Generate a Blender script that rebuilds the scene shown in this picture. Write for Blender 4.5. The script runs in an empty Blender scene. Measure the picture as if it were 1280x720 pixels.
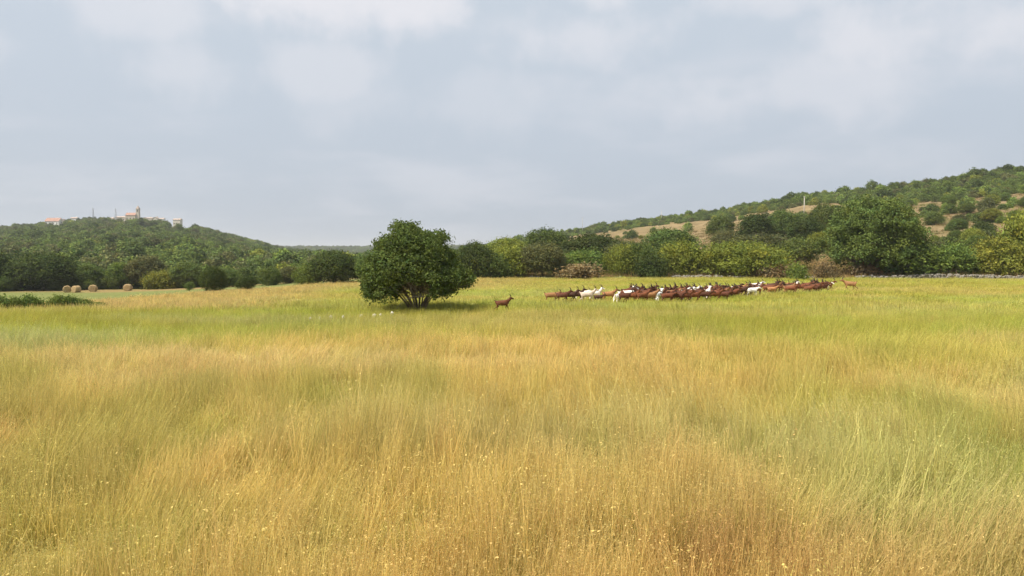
import bpy, bmesh, math, random
import numpy as np
from mathutils import Vector

# ------------------------------------------------------------------ camera, sky, sun, exposure
SC = bpy.context.scene
COL = SC.collection
CAM_H, FPX, HORIZON = 3.6, 900.0, 318.0            # eye height (m), focal length and horizon row in 1280x720 pixels
PITCH = math.atan((360.0 - HORIZON) / FPX)
cam = bpy.data.cameras.new('camera')
cam.sensor_width = 36.0
cam.lens = 36.0 * FPX / 1280.0
cam.clip_start, cam.clip_end = 0.1, 20000.0
cam_ob = bpy.data.objects.new('camera', cam)
cam_ob.location = (0, 0, CAM_H)
cam_ob.rotation_euler = (math.pi / 2 - PITCH, 0, 0)
COL.objects.link(cam_ob)
SC.camera = cam_ob

SUN_DIR = Vector((-0.62, -0.30, 1.05)).normalized()  # towards the sun
world = bpy.data.worlds.new('World')
SC.world = world
world.use_nodes = True
wn, wl = world.node_tree.nodes, world.node_tree.links
wn.clear()


def nd(nodes, typ, **kw):
    n = nodes.new(typ)
    for k, v in kw.items():
        setattr(n, k, v)
    return n


def mth(nodes, links, op, a, b=None, clamp=False):
    n = nodes.new('ShaderNodeMath')
    n.operation = op
    n.use_clamp = clamp
    for i, v in enumerate((a, b)):
        if v is None:
            continue
        if isinstance(v, (int, float)):
            n.inputs[i].default_value = v
        else:
            links.new(v, n.inputs[i])
    return n.outputs[0]


def mixc(nodes, links, fac, a, b, blend='MIX'):
    n = nodes.new('ShaderNodeMix')
    n.data_type = 'RGBA'
    n.blend_type = blend
    for i, v in ((0, fac), (6, a), (7, b)):
        if isinstance(v, (int, float)):
            n.inputs[i].default_value = v
        elif isinstance(v, (tuple, list)):
            n.inputs[i].default_value = tuple(v) + ((1,) if len(v) == 3 else ())
        else:
            links.new(v, n.inputs[i])
    return n.outputs[2]


def build_world():
    sky = nd(wn, 'ShaderNodeTexSky', sky_type='NISHITA', sun_disc=False)
    sky.sun_elevation = math.asin(SUN_DIR.z)
    sky.sun_rotation = math.atan2(SUN_DIR.x, SUN_DIR.y)
    sky.air_density, sky.dust_density, sky.ozone_density = 1.0, 4.0, 1.0
    tc = wn.new('ShaderNodeTexCoord')
    d = tc.outputs['Generated']
    sep = wn.new('ShaderNodeSeparateXYZ')
    wl.new(d, sep.inputs[0])
    zz = mth(wn, wl, 'MAXIMUM', sep.outputs[2], 0.0)
    den = mth(wn, wl, 'ADD', zz, 0.16)
    cmb = wn.new('ShaderNodeCombineXYZ')
    wl.new(mth(wn, wl, 'DIVIDE', sep.outputs[0], den), cmb.inputs[0])
    wl.new(mth(wn, wl, 'DIVIDE', sep.outputs[1], den), cmb.inputs[1])
    cmb.inputs[2].default_value = 3.7
    n1 = nd(wn, 'ShaderNodeTexNoise')
    n1.inputs['Scale'].default_value = 1.15
    n1.inputs['Detail'].default_value = 5
    n1.inputs['Roughness'].default_value = 0.52
    n1.inputs['Distortion'].default_value = 0.25
    wl.new(cmb.outputs[0], n1.inputs['Vector'])
    r1 = nd(wn, 'ShaderNodeMapRange', interpolation_type='SMOOTHSTEP')
    r1.inputs[1].default_value, r1.inputs[2].default_value = 0.44, 0.74
    wl.new(n1.outputs[0], r1.inputs[0])
    # a finer noise in direction space feathers the small brighter clouds
    n2 = nd(wn, 'ShaderNodeTexNoise')
    n2.inputs['Scale'].default_value = 9.0
    n2.inputs['Detail'].default_value = 6
    n2.inputs['Roughness'].default_value = 0.55
    wl.new(d, n2.inputs['Vector'])
    total = None
    # small cumulus in this sky: direction (x, z for y = 1) and half sizes
    for (cx, cz, rx, rz, amp) in ((-0.24, 0.352, 0.16, 0.045, 1.0), (0.115, 0.35, 0.055, 0.035, .85), (-0.51, 0.335, 0.10, 0.05, .55),
                                  (0.56, 0.305, 0.14, 0.05, .75), (-0.26, 0.25, 0.09, 0.04, .5), (0.10, 0.30, 0.13, 0.045, .6),
                                  (-0.45, 0.25, 0.10, 0.045, .45), (0.40, 0.235, 0.22, 0.05, .5), (0.36, 0.36, 0.10, 0.03, .6),
                                  (-0.06, 0.20, 0.22, 0.05, .3), (0.80, 0.33, 0.12, 0.05, .6), (-0.85, 0.33, 0.14, 0.06, .6)):
        L = math.sqrt(cx * cx + 1 + cz * cz)
        sb = nd(wn, 'ShaderNodeVectorMath', operation='SUBTRACT')
        wl.new(d, sb.inputs[0])
        sb.inputs[1].default_value = (cx / L, 1 / L, cz / L)
        ml = nd(wn, 'ShaderNodeVectorMath', operation='MULTIPLY')
        wl.new(sb.outputs[0], ml.inputs[0])
        ml.inputs[1].default_value = (L / rx, L / rx, L / rz)
        ln = nd(wn, 'ShaderNodeVectorMath', operation='LENGTH')
        wl.new(ml.outputs[0], ln.inputs[0])
        e = mth(wn, wl, 'ADD', ln.outputs['Value'], mth(wn, wl, 'MULTIPLY', mth(wn, wl, 'SUBTRACT', n2.outputs[0], 0.5), 3.8))
        mr = nd(wn, 'ShaderNodeMapRange', interpolation_type='SMOOTHSTEP')
        mr.inputs[1].default_value, mr.inputs[2].default_value = 1.35, 0.15
        mr.inputs[3].default_value, mr.inputs[4].default_value = 0.0, amp
        wl.new(e, mr.inputs[0])
        total = mr.outputs[0] if total is None else mth(wn, wl, 'MAXIMUM', total, mr.outputs[0])
    # hazy veil: slightly darker and bluer at the horizon than overhead
    rv = nd(wn, 'ShaderNodeMapRange', interpolation_type='SMOOTHSTEP')
    rv.inputs[1].default_value, rv.inputs[2].default_value = 0.0, 0.42
    wl.new(zz, rv.inputs[0])
    veil = mixc(wn, wl, rv.outputs[0], (0.475, 0.535, 0.62), (0.57, 0.635, 0.71))
    skyc = mixc(wn, wl, 1.0, sky.outputs[0], (0.085, 0.085, 0.085), 'MULTIPLY')
    base = mixc(wn, wl, 0.86, skyc, veil)
    thin = mixc(wn, wl, mth(wn, wl, 'MULTIPLY', r1.outputs[0], 0.36), base, (0.70, 0.70, 0.745))
    full = mixc(wn, wl, mth(wn, wl, 'MULTIPLY', total, 0.62), thin, (0.80, 0.775, 0.80))
    bg = wn.new('ShaderNodeBackground')
    bg.inputs[1].default_value = 0.745      # the Nishita part is scaled by 0.085 above
    wl.new(full, bg.inputs[0])
    out = wn.new('ShaderNodeOutputWorld')
    wl.new(bg.outputs[0], out.inputs[0])


build_world()
sun = bpy.data.lights.new('sun', 'SUN')
sun.energy = 4.8
sun.angle = math.radians(3.0)
sun.color = (1.0, 0.93, 0.82)
sun_ob = bpy.data.objects.new('sun', sun)
sun_ob.rotation_euler = SUN_DIR.to_track_quat('Z', 'Y').to_euler()
COL.objects.link(sun_ob)

SC.view_settings.view_transform = 'Standard'
SC.view_settings.look = 'None'
SC.view_settings.exposure = 0.63
SC.view_settings.gamma = 1.0
SC.view_settings.use_curve_mapping = False
SC.cycles.use_denoising = True
SC.cycles.max_bounces = 3
SC.cycles.diffuse_bounces = 2
SC.cycles.transparent_max_bounces = 8
SC.cycles.volume_bounces = 0
SC.cycles.use_adaptive_sampling = True
SC.cycles.adaptive_threshold = 0.025

# ------------------------------------------------------------------ helpers
RNG = np.random.default_rng(11)
random.seed(5)


def sm(t):
    t = np.clip(t, 0.0, 1.0)
    return t * t * (3 - 2 * t)


def hash2(i, j, s):
    h = (i.astype(np.int64) * 374761393 + j.astype(np.int64) * 668265263 + s * 974634777) & 0x7fffffff
    h = ((h ^ (h >> 13)) * 1274126177) & 0x7fffffff
    h = (h ^ (h >> 16)) & 0xffffff
    return h / float(0xffffff)


def vnoise(x, y, s=0):
    x, y = np.asarray(x, float), np.asarray(y, float)
    i, j = np.floor(x), np.floor(y)
    fx, fy = sm(x - i), sm(y - j)
    a, b = hash2(i, j, s), hash2(i + 1, j, s)
    c, d = hash2(i, j + 1, s), hash2(i + 1, j + 1, s)
    return (a * (1 - fx) + b * fx) * (1 - fy) + (c * (1 - fx) + d * fx) * fy


def fbm(x, y, s=0, o=4):
    v, a, t = 0.0, 1.0, 0.0
    for k in range(o):
        v = v + a * vnoise(np.asarray(x) * 2 ** k + 17.3 * k, np.asarray(y) * 2 ** k - 9.1 * k, s + k)
        t += a
        a *= 0.5
    return v / t


def tag(o, label=None, cat=None, group=None, kind=None):
    if label:
        o['label'] = label
    if cat:
        o['category'] = cat
    if group:
        o['group'] = group
    if kind:
        o['kind'] = kind
    return o


def link(name, data, parent=None, loc=(0, 0, 0)):
    o = bpy.data.objects.new(name, data)
    o.location = loc
    COL.objects.link(o)
    if parent is not None:
        o.parent = parent
    return o


def mesh_np(name, V, F, mat=None, smooth=False):
    me = bpy.data.meshes.new(name)
    me.from_pydata([tuple(v) for v in V], [], [tuple(f) for f in F])
    if mat:
        me.materials.append(mat)
    if smooth:
        me.polygons.foreach_set('use_smooth', [True] * len(me.polygons))
    me.update()
    return me


def mesh_fast(name, V, quads, mat=None):
    """V (n,3) array, quads (m,4) array"""
    me = bpy.data.meshes.new(name)
    V = np.asarray(V, np.float32)
    Q = np.asarray(quads, np.int32)
    me.vertices.add(len(V))
    me.vertices.foreach_set('co', V.ravel())
    me.loops.add(Q.size)
    me.loops.foreach_set('vertex_index', Q.ravel())
    me.polygons.add(len(Q))
    k = Q.shape[1]
    me.polygons.foreach_set('loop_start', np.arange(0, Q.size, k, dtype=np.int32))
    me.polygons.foreach_set('loop_total', np.full(len(Q), k, np.int32))
    if mat:
        me.materials.append(mat)
    me.update(calc_edges=True)
    return me


def vcol(me, name, C):
    at = me.attributes.new(name, 'FLOAT_COLOR', 'POINT')
    C = np.asarray(C, np.float32)
    if C.shape[1] == 3:
        C = np.concatenate([C, np.ones((len(C), 1), np.float32)], 1)
    at.data.foreach_set('color', C.ravel())


# ------------------------------------------------------------------ the lie of the land
PXU = lambda px: (np.asarray(px, float) - 640.0) / FPX
R_PX = [300, 460, 550, 613, 658, 703, 800, 901, 1000, 1135, 1280, 1450, 1900, 3000]
R_SK = [318, 316, 311, 304, 297, 288, 273, 261, 242, 227, 206, 190, 170, 160]
R_YR = [800, 760, 720, 660, 620, 590, 530, 470, 420, 380, 350, 330, 320, 320]
L_PX = [-2500, -900, -300, 0, 60, 100, 170, 240, 280, 320, 350, 400, 450, 500]
L_SK = [300, 288, 284, 286, 280, 276, 274, 283, 293, 303, 312, 318, 324, 330]


def wall_y(x):
    return 106.0 + 2.5 * np.sin(np.asarray(x) * 0.045 + 0.6) - 0.03 * np.asarray(x)


def terrain(x, y):
    x, y = np.asarray(x, float), np.asarray(y, float)
    base = -3.1 * sm((-x - 5) / 70.0) * sm((y - 35) / 75.0)
    near = np.exp(-((x / 160.0) ** 2 + (y / 160.0) ** 2))
    base = base + 0.22 * near * (fbm(x / 19.0, y / 19.0, 3, 3) - 0.5)
    yy = np.maximum(y, 20.0)
    u = x / yy
    # right hill
    S = (318 - np.interp(u, PXU(R_PX), R_SK)) / FPX
    yr = np.interp(u, PXU(R_PX), R_YR)
    H = np.maximum(S * yr + 0.4, 0.0)
    yf = wall_y(np.clip(x, -50, 160)) + 4.0
    t = np.clip((y - yf) / (yr - yf), 0, 1)
    g = 0.72 * t + 0.28 * t * t
    rough = 1.0 + 0.12 * (fbm(x / 40.0, y / 40.0, 8, 3) - 0.5) * sm(t * 4) * sm((1 - t) * 3)
    hr = H * g * rough * (1 - 0.7 * sm((y - yr) / 900.0))
    # left hill with the village
    SL = (318 - np.interp(u, PXU(L_PX), L_SK)) / FPX
    HL = np.maximum(SL * 850 + 3.1, 0.0)
    tl = (y - 165) / (850 - 165.0)
    gl = np.where(tl < 1, sm(tl) * 0.45 + np.clip(tl, 0, 1) * 0.55, 1 - sm((y - 900) / 900.0))
    hl = HL * gl * (1 + 0.10 * (fbm(x / 90.0, y / 90.0, 21, 3) - 0.5) * sm(tl * 3) * sm((1 - tl) * 6))
    # low hills that close the valley
    far = (22 + 8 * (fbm(x / 500.0, 2.0 + 0 * y, 31, 3) - 0.5)) * np.exp(-((y - 2100) / 480.0) ** 2)
    far = far + 14 * sm((y - 2600) / 2500.0)
    return base + hr + hl + far


_D = np.concatenate([np.arange(5, 160, 0.2), np.arange(160, 1200, 1.0), np.arange(1200, 4000, 6.0)])


def ray(px, py):
    X, Yv = (px - 640.0) / FPX, (360.0 - py) / FPX
    c, s = math.cos(PITCH), math.sin(PITCH)
    return X, c + Yv * s, -s + Yv * c


def hit(px, py):
    """the ground point seen at a photo pixel"""
    dx, dy, dz = ray(px, py)
    X, Y, Z = dx * _D, dy * _D, CAM_H + dz * _D
    under = np.nonzero(Z <= terrain(X, Y))[0]
    k = under[0] if len(under) else len(_D) - 1
    return float(X[k]), float(Y[k])


def at_depth(px, y):
    x = (px - 640.0) / FPX * y
    return float(x), float(y)


def gz(x, y):
    return float(terrain(x, y))


# ------------------------------------------------------------------ land cover colours (real albedos, in the surface itself)
# border between the tall-grass field and the mown meadow on the left
_b = [hit(p, q) for p, q in ((-260, 392), (-120, 387), (0, 383), (60, 380), (120, 377), (200, 371), (270, 365.5), (340, 361), (395, 357))]
BX, BY = np.array([b[0] for b in _b]), np.array([b[1] for b in _b])
_o = np.argsort(BY)
BX, BY = BX[_o], BY[_o]


def border_x(y):
    y = np.asarray(y, float)
    return np.where(y < BY[0], BX[0] - 6 * (BY[0] - y), np.interp(y, BY, BX) + 1.2 * (vnoise(y / 5.0, 0 * y, 77) - 0.5))


def blob(x, y, cx, cy, rx, ry):
    return np.exp(-(((x - cx) / rx) ** 2 + ((y - cy) / ry) ** 2))


C_GOLD = np.array((0.645, 0.505, 0.18))
C_STRAW = np.array((0.66, 0.54, 0.25))
C_GREEN = np.array((0.42, 0.40, 0.085))
C_LIME = np.array((0.43, 0.445, 0.095))
C_RUST = np.array((0.50, 0.31, 0.115))
C_PALE = np.array((0.48, 0.49, 0.23))
C_DEEP = np.array((0.35, 0.36, 0.095))


def field_tint(x, y):
    x, y = np.asarray(x, float), np.asarray(y, float)
    n1 = fbm(x / 7.0 + 3.1, y / 9.0, 41, 4)
    n2 = fbm(x / 2.2, y / 2.2 + 5, 52, 3)
    n3 = fbm(x / 14.0, y / 4.5 + 2, 63, 3)
    green = 0.22 + 0.65 * (n1 - 0.5) + 0.7 * (n2 - 0.5)
    green = green + 0.85 * sm((y - 23 - 3 * sm((x + 6) / 8.0)) / 12.0) - 0.25 * sm((15 - y) / 6.0)
    green = green + 0.62 * sm((x - 0.8 - 0.14 * y) / 4.5) * sm((y - 6.0) / 4.0)
    green = green + 0.30 * sm((-x - 0.42 * y) / 5.0) * sm((y - 14) / 8.0)
    green = green - 0.55 * blob(x, y, -1.5, 25, 8, 5.5) - 0.35 * blob(x, y, 6, 21, 7, 5)
    green = np.clip(green, 0, 1)[..., None]
    lime = sm((fbm(x / 9.0, y / 6.0, 71, 3) - 0.5) * 5 + 0.3 * sm((x - 8) / 10.0) + 0.35 * sm((y - 40) / 15.0))[..., None]
    c = C_GOLD * (1 - green) + (C_GREEN * (1 - lime) + C_LIME * lime) * green
    straw = (0.75 * sm((n3 - 0.50) * 6))[..., None] * (1 - 0.6 * green)
    c = c * (1 - straw) + C_STRAW * straw
    rust = sm((fbm(x / 3.2 + 9, y / 2.6, 83, 3) - 0.56) * 7) * (1 - sm((y - 16) / 10.0)) * 0.38
    rust = np.clip(rust + 0.6 * blob(x, y, 2.6, 7.4, 1.2, 1.0) + 0.25 * blob(x, y, 3.1, 10.5, 1.3, 1.6), 0, 0.85)[..., None]
    c = c * (1 - rust) + C_RUST * rust
    deep = (0.42 * sm((fbm(x / 2.6 - 4, y / 3.6, 97, 3) - 0.60) * 9) * (1 - 0.6 * sm((y - 24) / 14.0)))[..., None]
    c = c * (1 - deep) + C_DEEP * deep
    pale = np.clip(0.8 * blob(x, y, -19, 28.5, 5.0, 2.2) + 0.5 * blob(x, y, 5.4, 9.5, 2.2, 2.5) + 0.35 * sm((fbm(x / 18.0, y / 5.0, 111, 3) - 0.58) * 7), 0, 0.8)[..., None]
    c = c * (1 - pale) + C_PALE * pale
    # dry strip along the meadow border and far field towards the trees
    near_b = sm((border_x(y) + 10 + 8 * (n1 - 0.5) - x) / 5.0)
    tan = np.maximum(near_b, 0.9 * sm((y - 66 + 14 * (n1 - 0.5)) / 16.0) * sm((4 - x) / 12.0)) * (0.85 + 0.4 * (n2 - 0.5))
    tan = np.maximum(tan, 0.85 * sm((y - 43.5 + 5 * (n1 - 0.5)) / 4.0) * sm((-x - 11 - 0.12 * (y - 43)) / 8.0))
    tan = np.clip(tan, 0, 1)[..., None]
    c = c * (1 - tan) + np.array((0.56, 0.44, 0.20)) * tan
    mid = (0.55 * sm((fbm(x / 22.0, y / 7.0, 121, 3) - 0.52) * 6) * sm((y - 44) / 10.0))[..., None]
    c = c * (1 - mid) + np.array((0.56, 0.45, 0.17)) * mid
    return c


def cover(x, y):
    """albedo of the ground sheet"""
    x, y = np.asarray(x, float), np.asarray(y, float)
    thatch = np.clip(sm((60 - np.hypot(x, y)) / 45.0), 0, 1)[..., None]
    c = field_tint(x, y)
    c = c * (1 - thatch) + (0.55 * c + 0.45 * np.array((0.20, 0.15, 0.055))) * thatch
    # mown meadow
    n = fbm(x / 16.0, y / 16.0, 131, 3)[..., None]
    meadow = np.array((0.155, 0.168, 0.058)) * (0.85 + 0.3 * n)
    far_m = sm((y - 124 + 10 * (fbm(x / 12.0, y / 12.0, 133, 2) - 0.5)) / 8.0)[..., None]
    meadow = meadow * (1 - far_m) + np.array((0.23, 0.17, 0.072)) * far_m
    m = np.maximum(sm((border_x(y) - x) / 1.5), sm((y - 112) / 5.0) * sm((-14 - x) / 6.0))[..., None]
    c = c * (1 - m) + meadow * m
    # wood floor and dry hillside
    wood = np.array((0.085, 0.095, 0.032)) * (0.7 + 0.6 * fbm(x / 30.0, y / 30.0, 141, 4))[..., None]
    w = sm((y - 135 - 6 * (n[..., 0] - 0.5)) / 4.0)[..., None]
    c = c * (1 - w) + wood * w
    u = x / np.maximum(y, 20)
    s = (sm((y - wall_y(x) - 0.5) / 3.0) * sm((u + 0.06) / 0.05))[..., None]
    nn = fbm(x / 26.0, y / 14.0, 151, 4)
    yr = np.interp(u, PXU(R_PX), R_YR)
    tt = (y - wall_y(np.clip(x, -50, 160))) / (yr - 108)
    lush = np.clip(sm((nn - 0.56) * 5) * 0.45 + sm((tt - 0.85) * 4), 0, 1)[..., None]
    dry = np.array((0.205, 0.152, 0.080)) * (0.55 + 0.9 * fbm(x / 5.0, y / 5.0, 161, 4))[..., None]
    slope = dry * (1 - lush) + np.array((0.11, 0.115, 0.04)) * lush
    c = c * (1 - s) + slope * s
    far = (sm((y - 1000) / 500.0))[..., None]
    c = c * (1 - far) + (np.array((0.075, 0.09, 0.035)) * (0.7 + 0.6 * fbm(x / 70.0, y / 70.0, 171, 4))[..., None]) * far
    return c


# ------------------------------------------------------------------ materials
def new_mat(name):
    m = bpy.data.materials.new(name)
    m.use_nodes = True
    m.node_tree.nodes.clear()
    return m, m.node_tree.nodes, m.node_tree.links


def mat_ground():
    m, n, l = new_mat('ground')
    a = nd(n, 'ShaderNodeAttribute', attribute_name='gcol')
    tc = n.new('ShaderNodeNewGeometry')
    nz = n.new('ShaderNodeTexNoise')
    nz.inputs['Scale'].default_value = 1.3
    nz.inputs['Detail'].default_value = 6
    nz.inputs['Roughness'].default_value = 0.68
    l.new(tc.outputs['Position'], nz.inputs['Vector'])
    mr = n.new('ShaderNodeMapRange')
    mr.inputs[1].default_value, mr.inputs[2].default_value = 0.3, 0.7
    mr.inputs[3].default_value, mr.inputs[4].default_value = 0.72, 1.25
    l.new(nz.outputs[0], mr.inputs[0])
    c = mixc(n, l, 1.0, a.outputs['Color'], mr.outputs[0], 'MULTIPLY')
    b = n.new('ShaderNodeBump')
    b.inputs['Strength'].default_value = 0.5
    b.inputs['Distance'].default_value = 0.15
    l.new(nz.outputs[0], b.inputs['Height'])
    p = n.new('ShaderNodeBsdfDiffuse')
    l.new(c, p.inputs['Color'])
    l.new(b.outputs[0], p.inputs['Normal'])
    o = n.new('ShaderNodeOutputMaterial')
    l.new(p.outputs[0], o.inputs[0])
    return m


def mat_blade(name, instancer=True, attr='bcol', trans=0.3, gloss=0.0, const=None):
    """plant matter: tint of the instance / object x the colour of the blade or leaf"""
    m, n, l = new_mat(name)
    a = nd(n, 'ShaderNodeAttribute', attribute_name=attr)
    if const is not None:
        c = mixc(n, l, 1.0, a.outputs['Color'], const, 'MULTIPLY')
    elif instancer:
        t = nd(n, 'ShaderNodeAttribute', attribute_name='tint', attribute_type='INSTANCER')
        c = mixc(n, l, 1.0, a.outputs['Color'], t.outputs['Color'], 'MULTIPLY')
    else:
        t = n.new('ShaderNodeObjectInfo')
        c = mixc(n, l, 1.0, a.outputs['Color'], t.outputs['Color'], 'MULTIPLY')
    df = n.new('ShaderNodeBsdfDiffuse')
    tr = n.new('ShaderNodeBsdfTranslucent')
    l.new(c, df.inputs[0])
    l.new(c, tr.inputs[0])
    mx = n.new('ShaderNodeMixShader')
    mx.inputs[0].default_value = trans
    l.new(df.outputs[0], mx.inputs[1])
    l.new(tr.outputs[0], mx.inputs[2])
    last = mx.outputs[0]
    if gloss:
        gl = n.new('ShaderNodeBsdfGlossy')
        gl.inputs['Roughness'].default_value = 0.45
        m2 = n.new('ShaderNodeMixShader')
        m2.inputs[0].default_value = gloss
        l.new(last, m2.inputs[1])
        l.new(gl.outputs[0], m2.inputs[2])
        last = m2.outputs[0]
    o = n.new('ShaderNodeOutputMaterial')
    l.new(last, o.inputs[0])
    return m


def mat_plain(name, col, rough=0.8, var=0.25, scale=6.0, bump=0.0, metallic=0.0, col2=None, objcol=False):
    m, n, l = new_mat(name)
    tc = n.new('ShaderNodeTexCoord')
    nz = n.new('ShaderNodeTexNoise')
    nz.inputs['Scale'].default_value = scale
    nz.inputs['Detail'].default_value = 5
    nz.inputs['Roughness'].default_value = 0.62
    l.new(tc.outputs['Object'], nz.inputs['Vector'])
    mr = n.new('ShaderNodeMapRange')
    mr.inputs[1].default_value, mr.inputs[2].default_value = 0.3, 0.7
    l.new(nz.outputs[0], mr.inputs[0])
    lo = col2 if col2 else tuple(v * (1 - var) for v in col)
    hi = col if col2 else tuple(min(1, v * (1 + var)) for v in col)
    c = mixc(n, l, mr.outputs[0], lo, hi)
    if objcol:
        oi = n.new('ShaderNodeObjectInfo')
        c = mixc(n, l, 1.0, c, oi.outputs['Color'], 'MULTIPLY')
    p = n.new('ShaderNodeBsdfPrincipled')
    p.inputs['Roughness'].default_value = rough
    p.inputs['Metallic'].default_value = metallic
    p.inputs['Specular IOR Level'].default_value = 0.25
    l.new(c, p.inputs['Base Color'])
    if bump:
        b = n.new('ShaderNodeBump')
        b.inputs['Strength'].default_value = bump
        b.inputs['Distance'].default_value = 0.03
        l.new(nz.outputs[0], b.inputs['Height'])
        l.new(b.outputs[0], p.inputs['Normal'])
    o = n.new('ShaderNodeOutputMaterial')
    l.new(p.outputs[0], o.inputs[0])
    return m


M_GROUND = mat_ground()
M_GRASS = mat_blade('grass_blades', True, 'bcol', 0.42)
M_LEAF_I = mat_blade('wood_foliage', True, 'bcol', 0.22)
M_LEAF = mat_blade('tree_foliage', False, 'bcol', 0.28)
M_BARK = mat_plain('bark', (0.17, 0.13, 0.095), 0.9, 0.35, 5.0, 0.6)
M_BARK_PALE = mat_plain('pale_bark', (0.27, 0.20, 0.15), 0.9, 0.3, 7.0, 0.5)
M_TWIG = mat_plain('bleached_twig', (0.42, 0.36, 0.30), 0.9, 0.2, 7.0, 0.3)
M_STONE = mat_plain('limestone', (0.23, 0.21, 0.175), 0.9, 0.3, 3.0, 0.5)
M_STONE_W = mat_plain('white_stone', (0.66, 0.63, 0.57), 0.9, 0.15, 5.0, 0.4)
M_HAY = mat_plain('hay', (0.36, 0.255, 0.125), 0.95, 0.3, 9.0, 0.8)
M_POLE = mat_plain('weathered_pole', (0.50, 0.46, 0.40), 0.9, 0.15, 3.0, 0.2)
M_STEEL = mat_plain('galvanised_steel', (0.46, 0.48, 0.52), 0.6, 0.15, 3.0, 0.0, 0.3)
M_PLASTER_W = mat_plain('white_plaster', (0.80, 0.78, 0.74), 0.9, 0.06, 0.6, 0.1)
M_PLASTER_C = mat_plain('cream_plaster', (0.62, 0.56, 0.46), 0.9, 0.1, 0.6, 0.1)
M_STONEWALL = mat_plain('church_stone', (0.47, 0.41, 0.33), 0.9, 0.15, 1.0, 0.2)
M_ROOF = mat_plain('clay_tiles', (0.34, 0.20, 0.15), 0.85, 0.2, 1.2, 0.3)
M_ROOF_P = mat_plain('faded_clay_tiles', (0.40, 0.31, 0.25), 0.85, 0.15, 1.2, 0.3)
M_GLASS = mat_plain('dark_window', (0.05, 0.055, 0.065), 0.25, 0.1, 1.0)
M_SHUTTER = mat_plain('wooden_door', (0.16, 0.11, 0.07), 0.7, 0.2, 4.0)

# ------------------------------------------------------------------ ground sheet
def build_ground():
    def axis(lo, hi, a, dt):
        t = np.arange(math.asinh(lo / a), math.asinh(hi / a) + dt, dt)
        return a * np.sinh(t)
    xs = axis(-7000, 7000, 45.0, 0.026)
    ys = axis(-500, 9000, 45.0, 0.022)
    X, Y = np.meshgrid(xs, ys)
    Z = terrain(X, Y)
    nx, ny = len(xs), len(ys)
    V = np.stack([X.ravel(), Y.ravel(), Z.ravel()], 1)
    i = np.arange(nx - 1)[None, :] + nx * np.arange(ny - 1)[:, None]
    i = i.ravel()
    Q = np.stack([i, i + 1, i + 1 + nx, i + nx], 1)
    me = mesh_fast('ground', V, Q, M_GROUND)
    me.polygons.foreach_set('use_smooth', np.ones(len(Q), bool))
    vcol(me, 'gcol', cover(X.ravel(), Y.ravel()))
    o = link('ground', me)
    tag(o, 'rolling ground of dry grass field, meadow and hills', 'ground', kind='structure')
    return o


build_ground()

# ------------------------------------------------------------------ scatter (uncountable growth only)
def proto_coll(name, meshes):
    c = bpy.data.collections.new(name)          # never linked into the scene
    for k, me in enumerate(meshes):
        c.objects.link(bpy.data.objects.new('%s_%02d' % (name, k), me))
    return c


def scatter(name, P, rot, scl, tint, idx, coll):
    me = bpy.data.meshes.new(name)
    P = np.asarray(P, np.float32)
    me.vertices.add(len(P))
    me.vertices.foreach_set('co', P.ravel())
    for nm, typ, key, A in (('rot', 'FLOAT_VECTOR', 'vector', rot), ('scl', 'FLOAT_VECTOR', 'vector', scl), ('pick', 'INT', 'value', idx)):
        at = me.attributes.new(nm, typ, 'POINT')
        at.data.foreach_set(key, np.ascontiguousarray(A, np.int32 if typ == 'INT' else np.float32).ravel())
    vcol(me, 'tint', tint)
    o = link(name, me)
    ng = bpy.data.node_groups.new(name, 'GeometryNodeTree')
    ng.interface.new_socket('Geometry', in_out='INPUT', socket_type='NodeSocketGeometry')
    ng.interface.new_socket('Geometry', in_out='OUTPUT', socket_type='NodeSocketGeometry')
    n, l = ng.nodes, ng.links
    gi, go = n.new('NodeGroupInput'), n.new('NodeGroupOutput')
    ci = n.new('GeometryNodeCollectionInfo')
    ci.inputs['Collection'].default_value = coll
    ci.inputs['Separate Children'].default_value = True
    ci.inputs['Reset Children'].default_value = True
    ip = n.new('GeometryNodeInstanceOnPoints')
    ip.inputs['Pick Instance'].default_value = True

    def named(nm, typ):
        a = n.new('GeometryNodeInputNamedAttribute')
        a.data_type = typ
        a.inputs['Name'].default_value = nm
        return a.outputs['Attribute']
    e2r = n.new('FunctionNodeEulerToRotation')
    l.new(named('rot', 'FLOAT_VECTOR'), e2r.inputs[0])
    l.new(gi.outputs[0], ip.inputs['Points'])
    l.new(ci.outputs[0], ip.inputs['Instance'])
    l.new(named('pick', 'INT'), ip.inputs['Instance Index'])
    l.new(e2r.outputs[0], ip.inputs['Rotation'])
    l.new(named('scl', 'FLOAT_VECTOR'), ip.inputs['Scale'])
    l.new(ip.outputs[0], go.inputs[0])
    md = o.modifiers.new('scatter', 'NODES')
    md.node_group = ng
    return o


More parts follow.
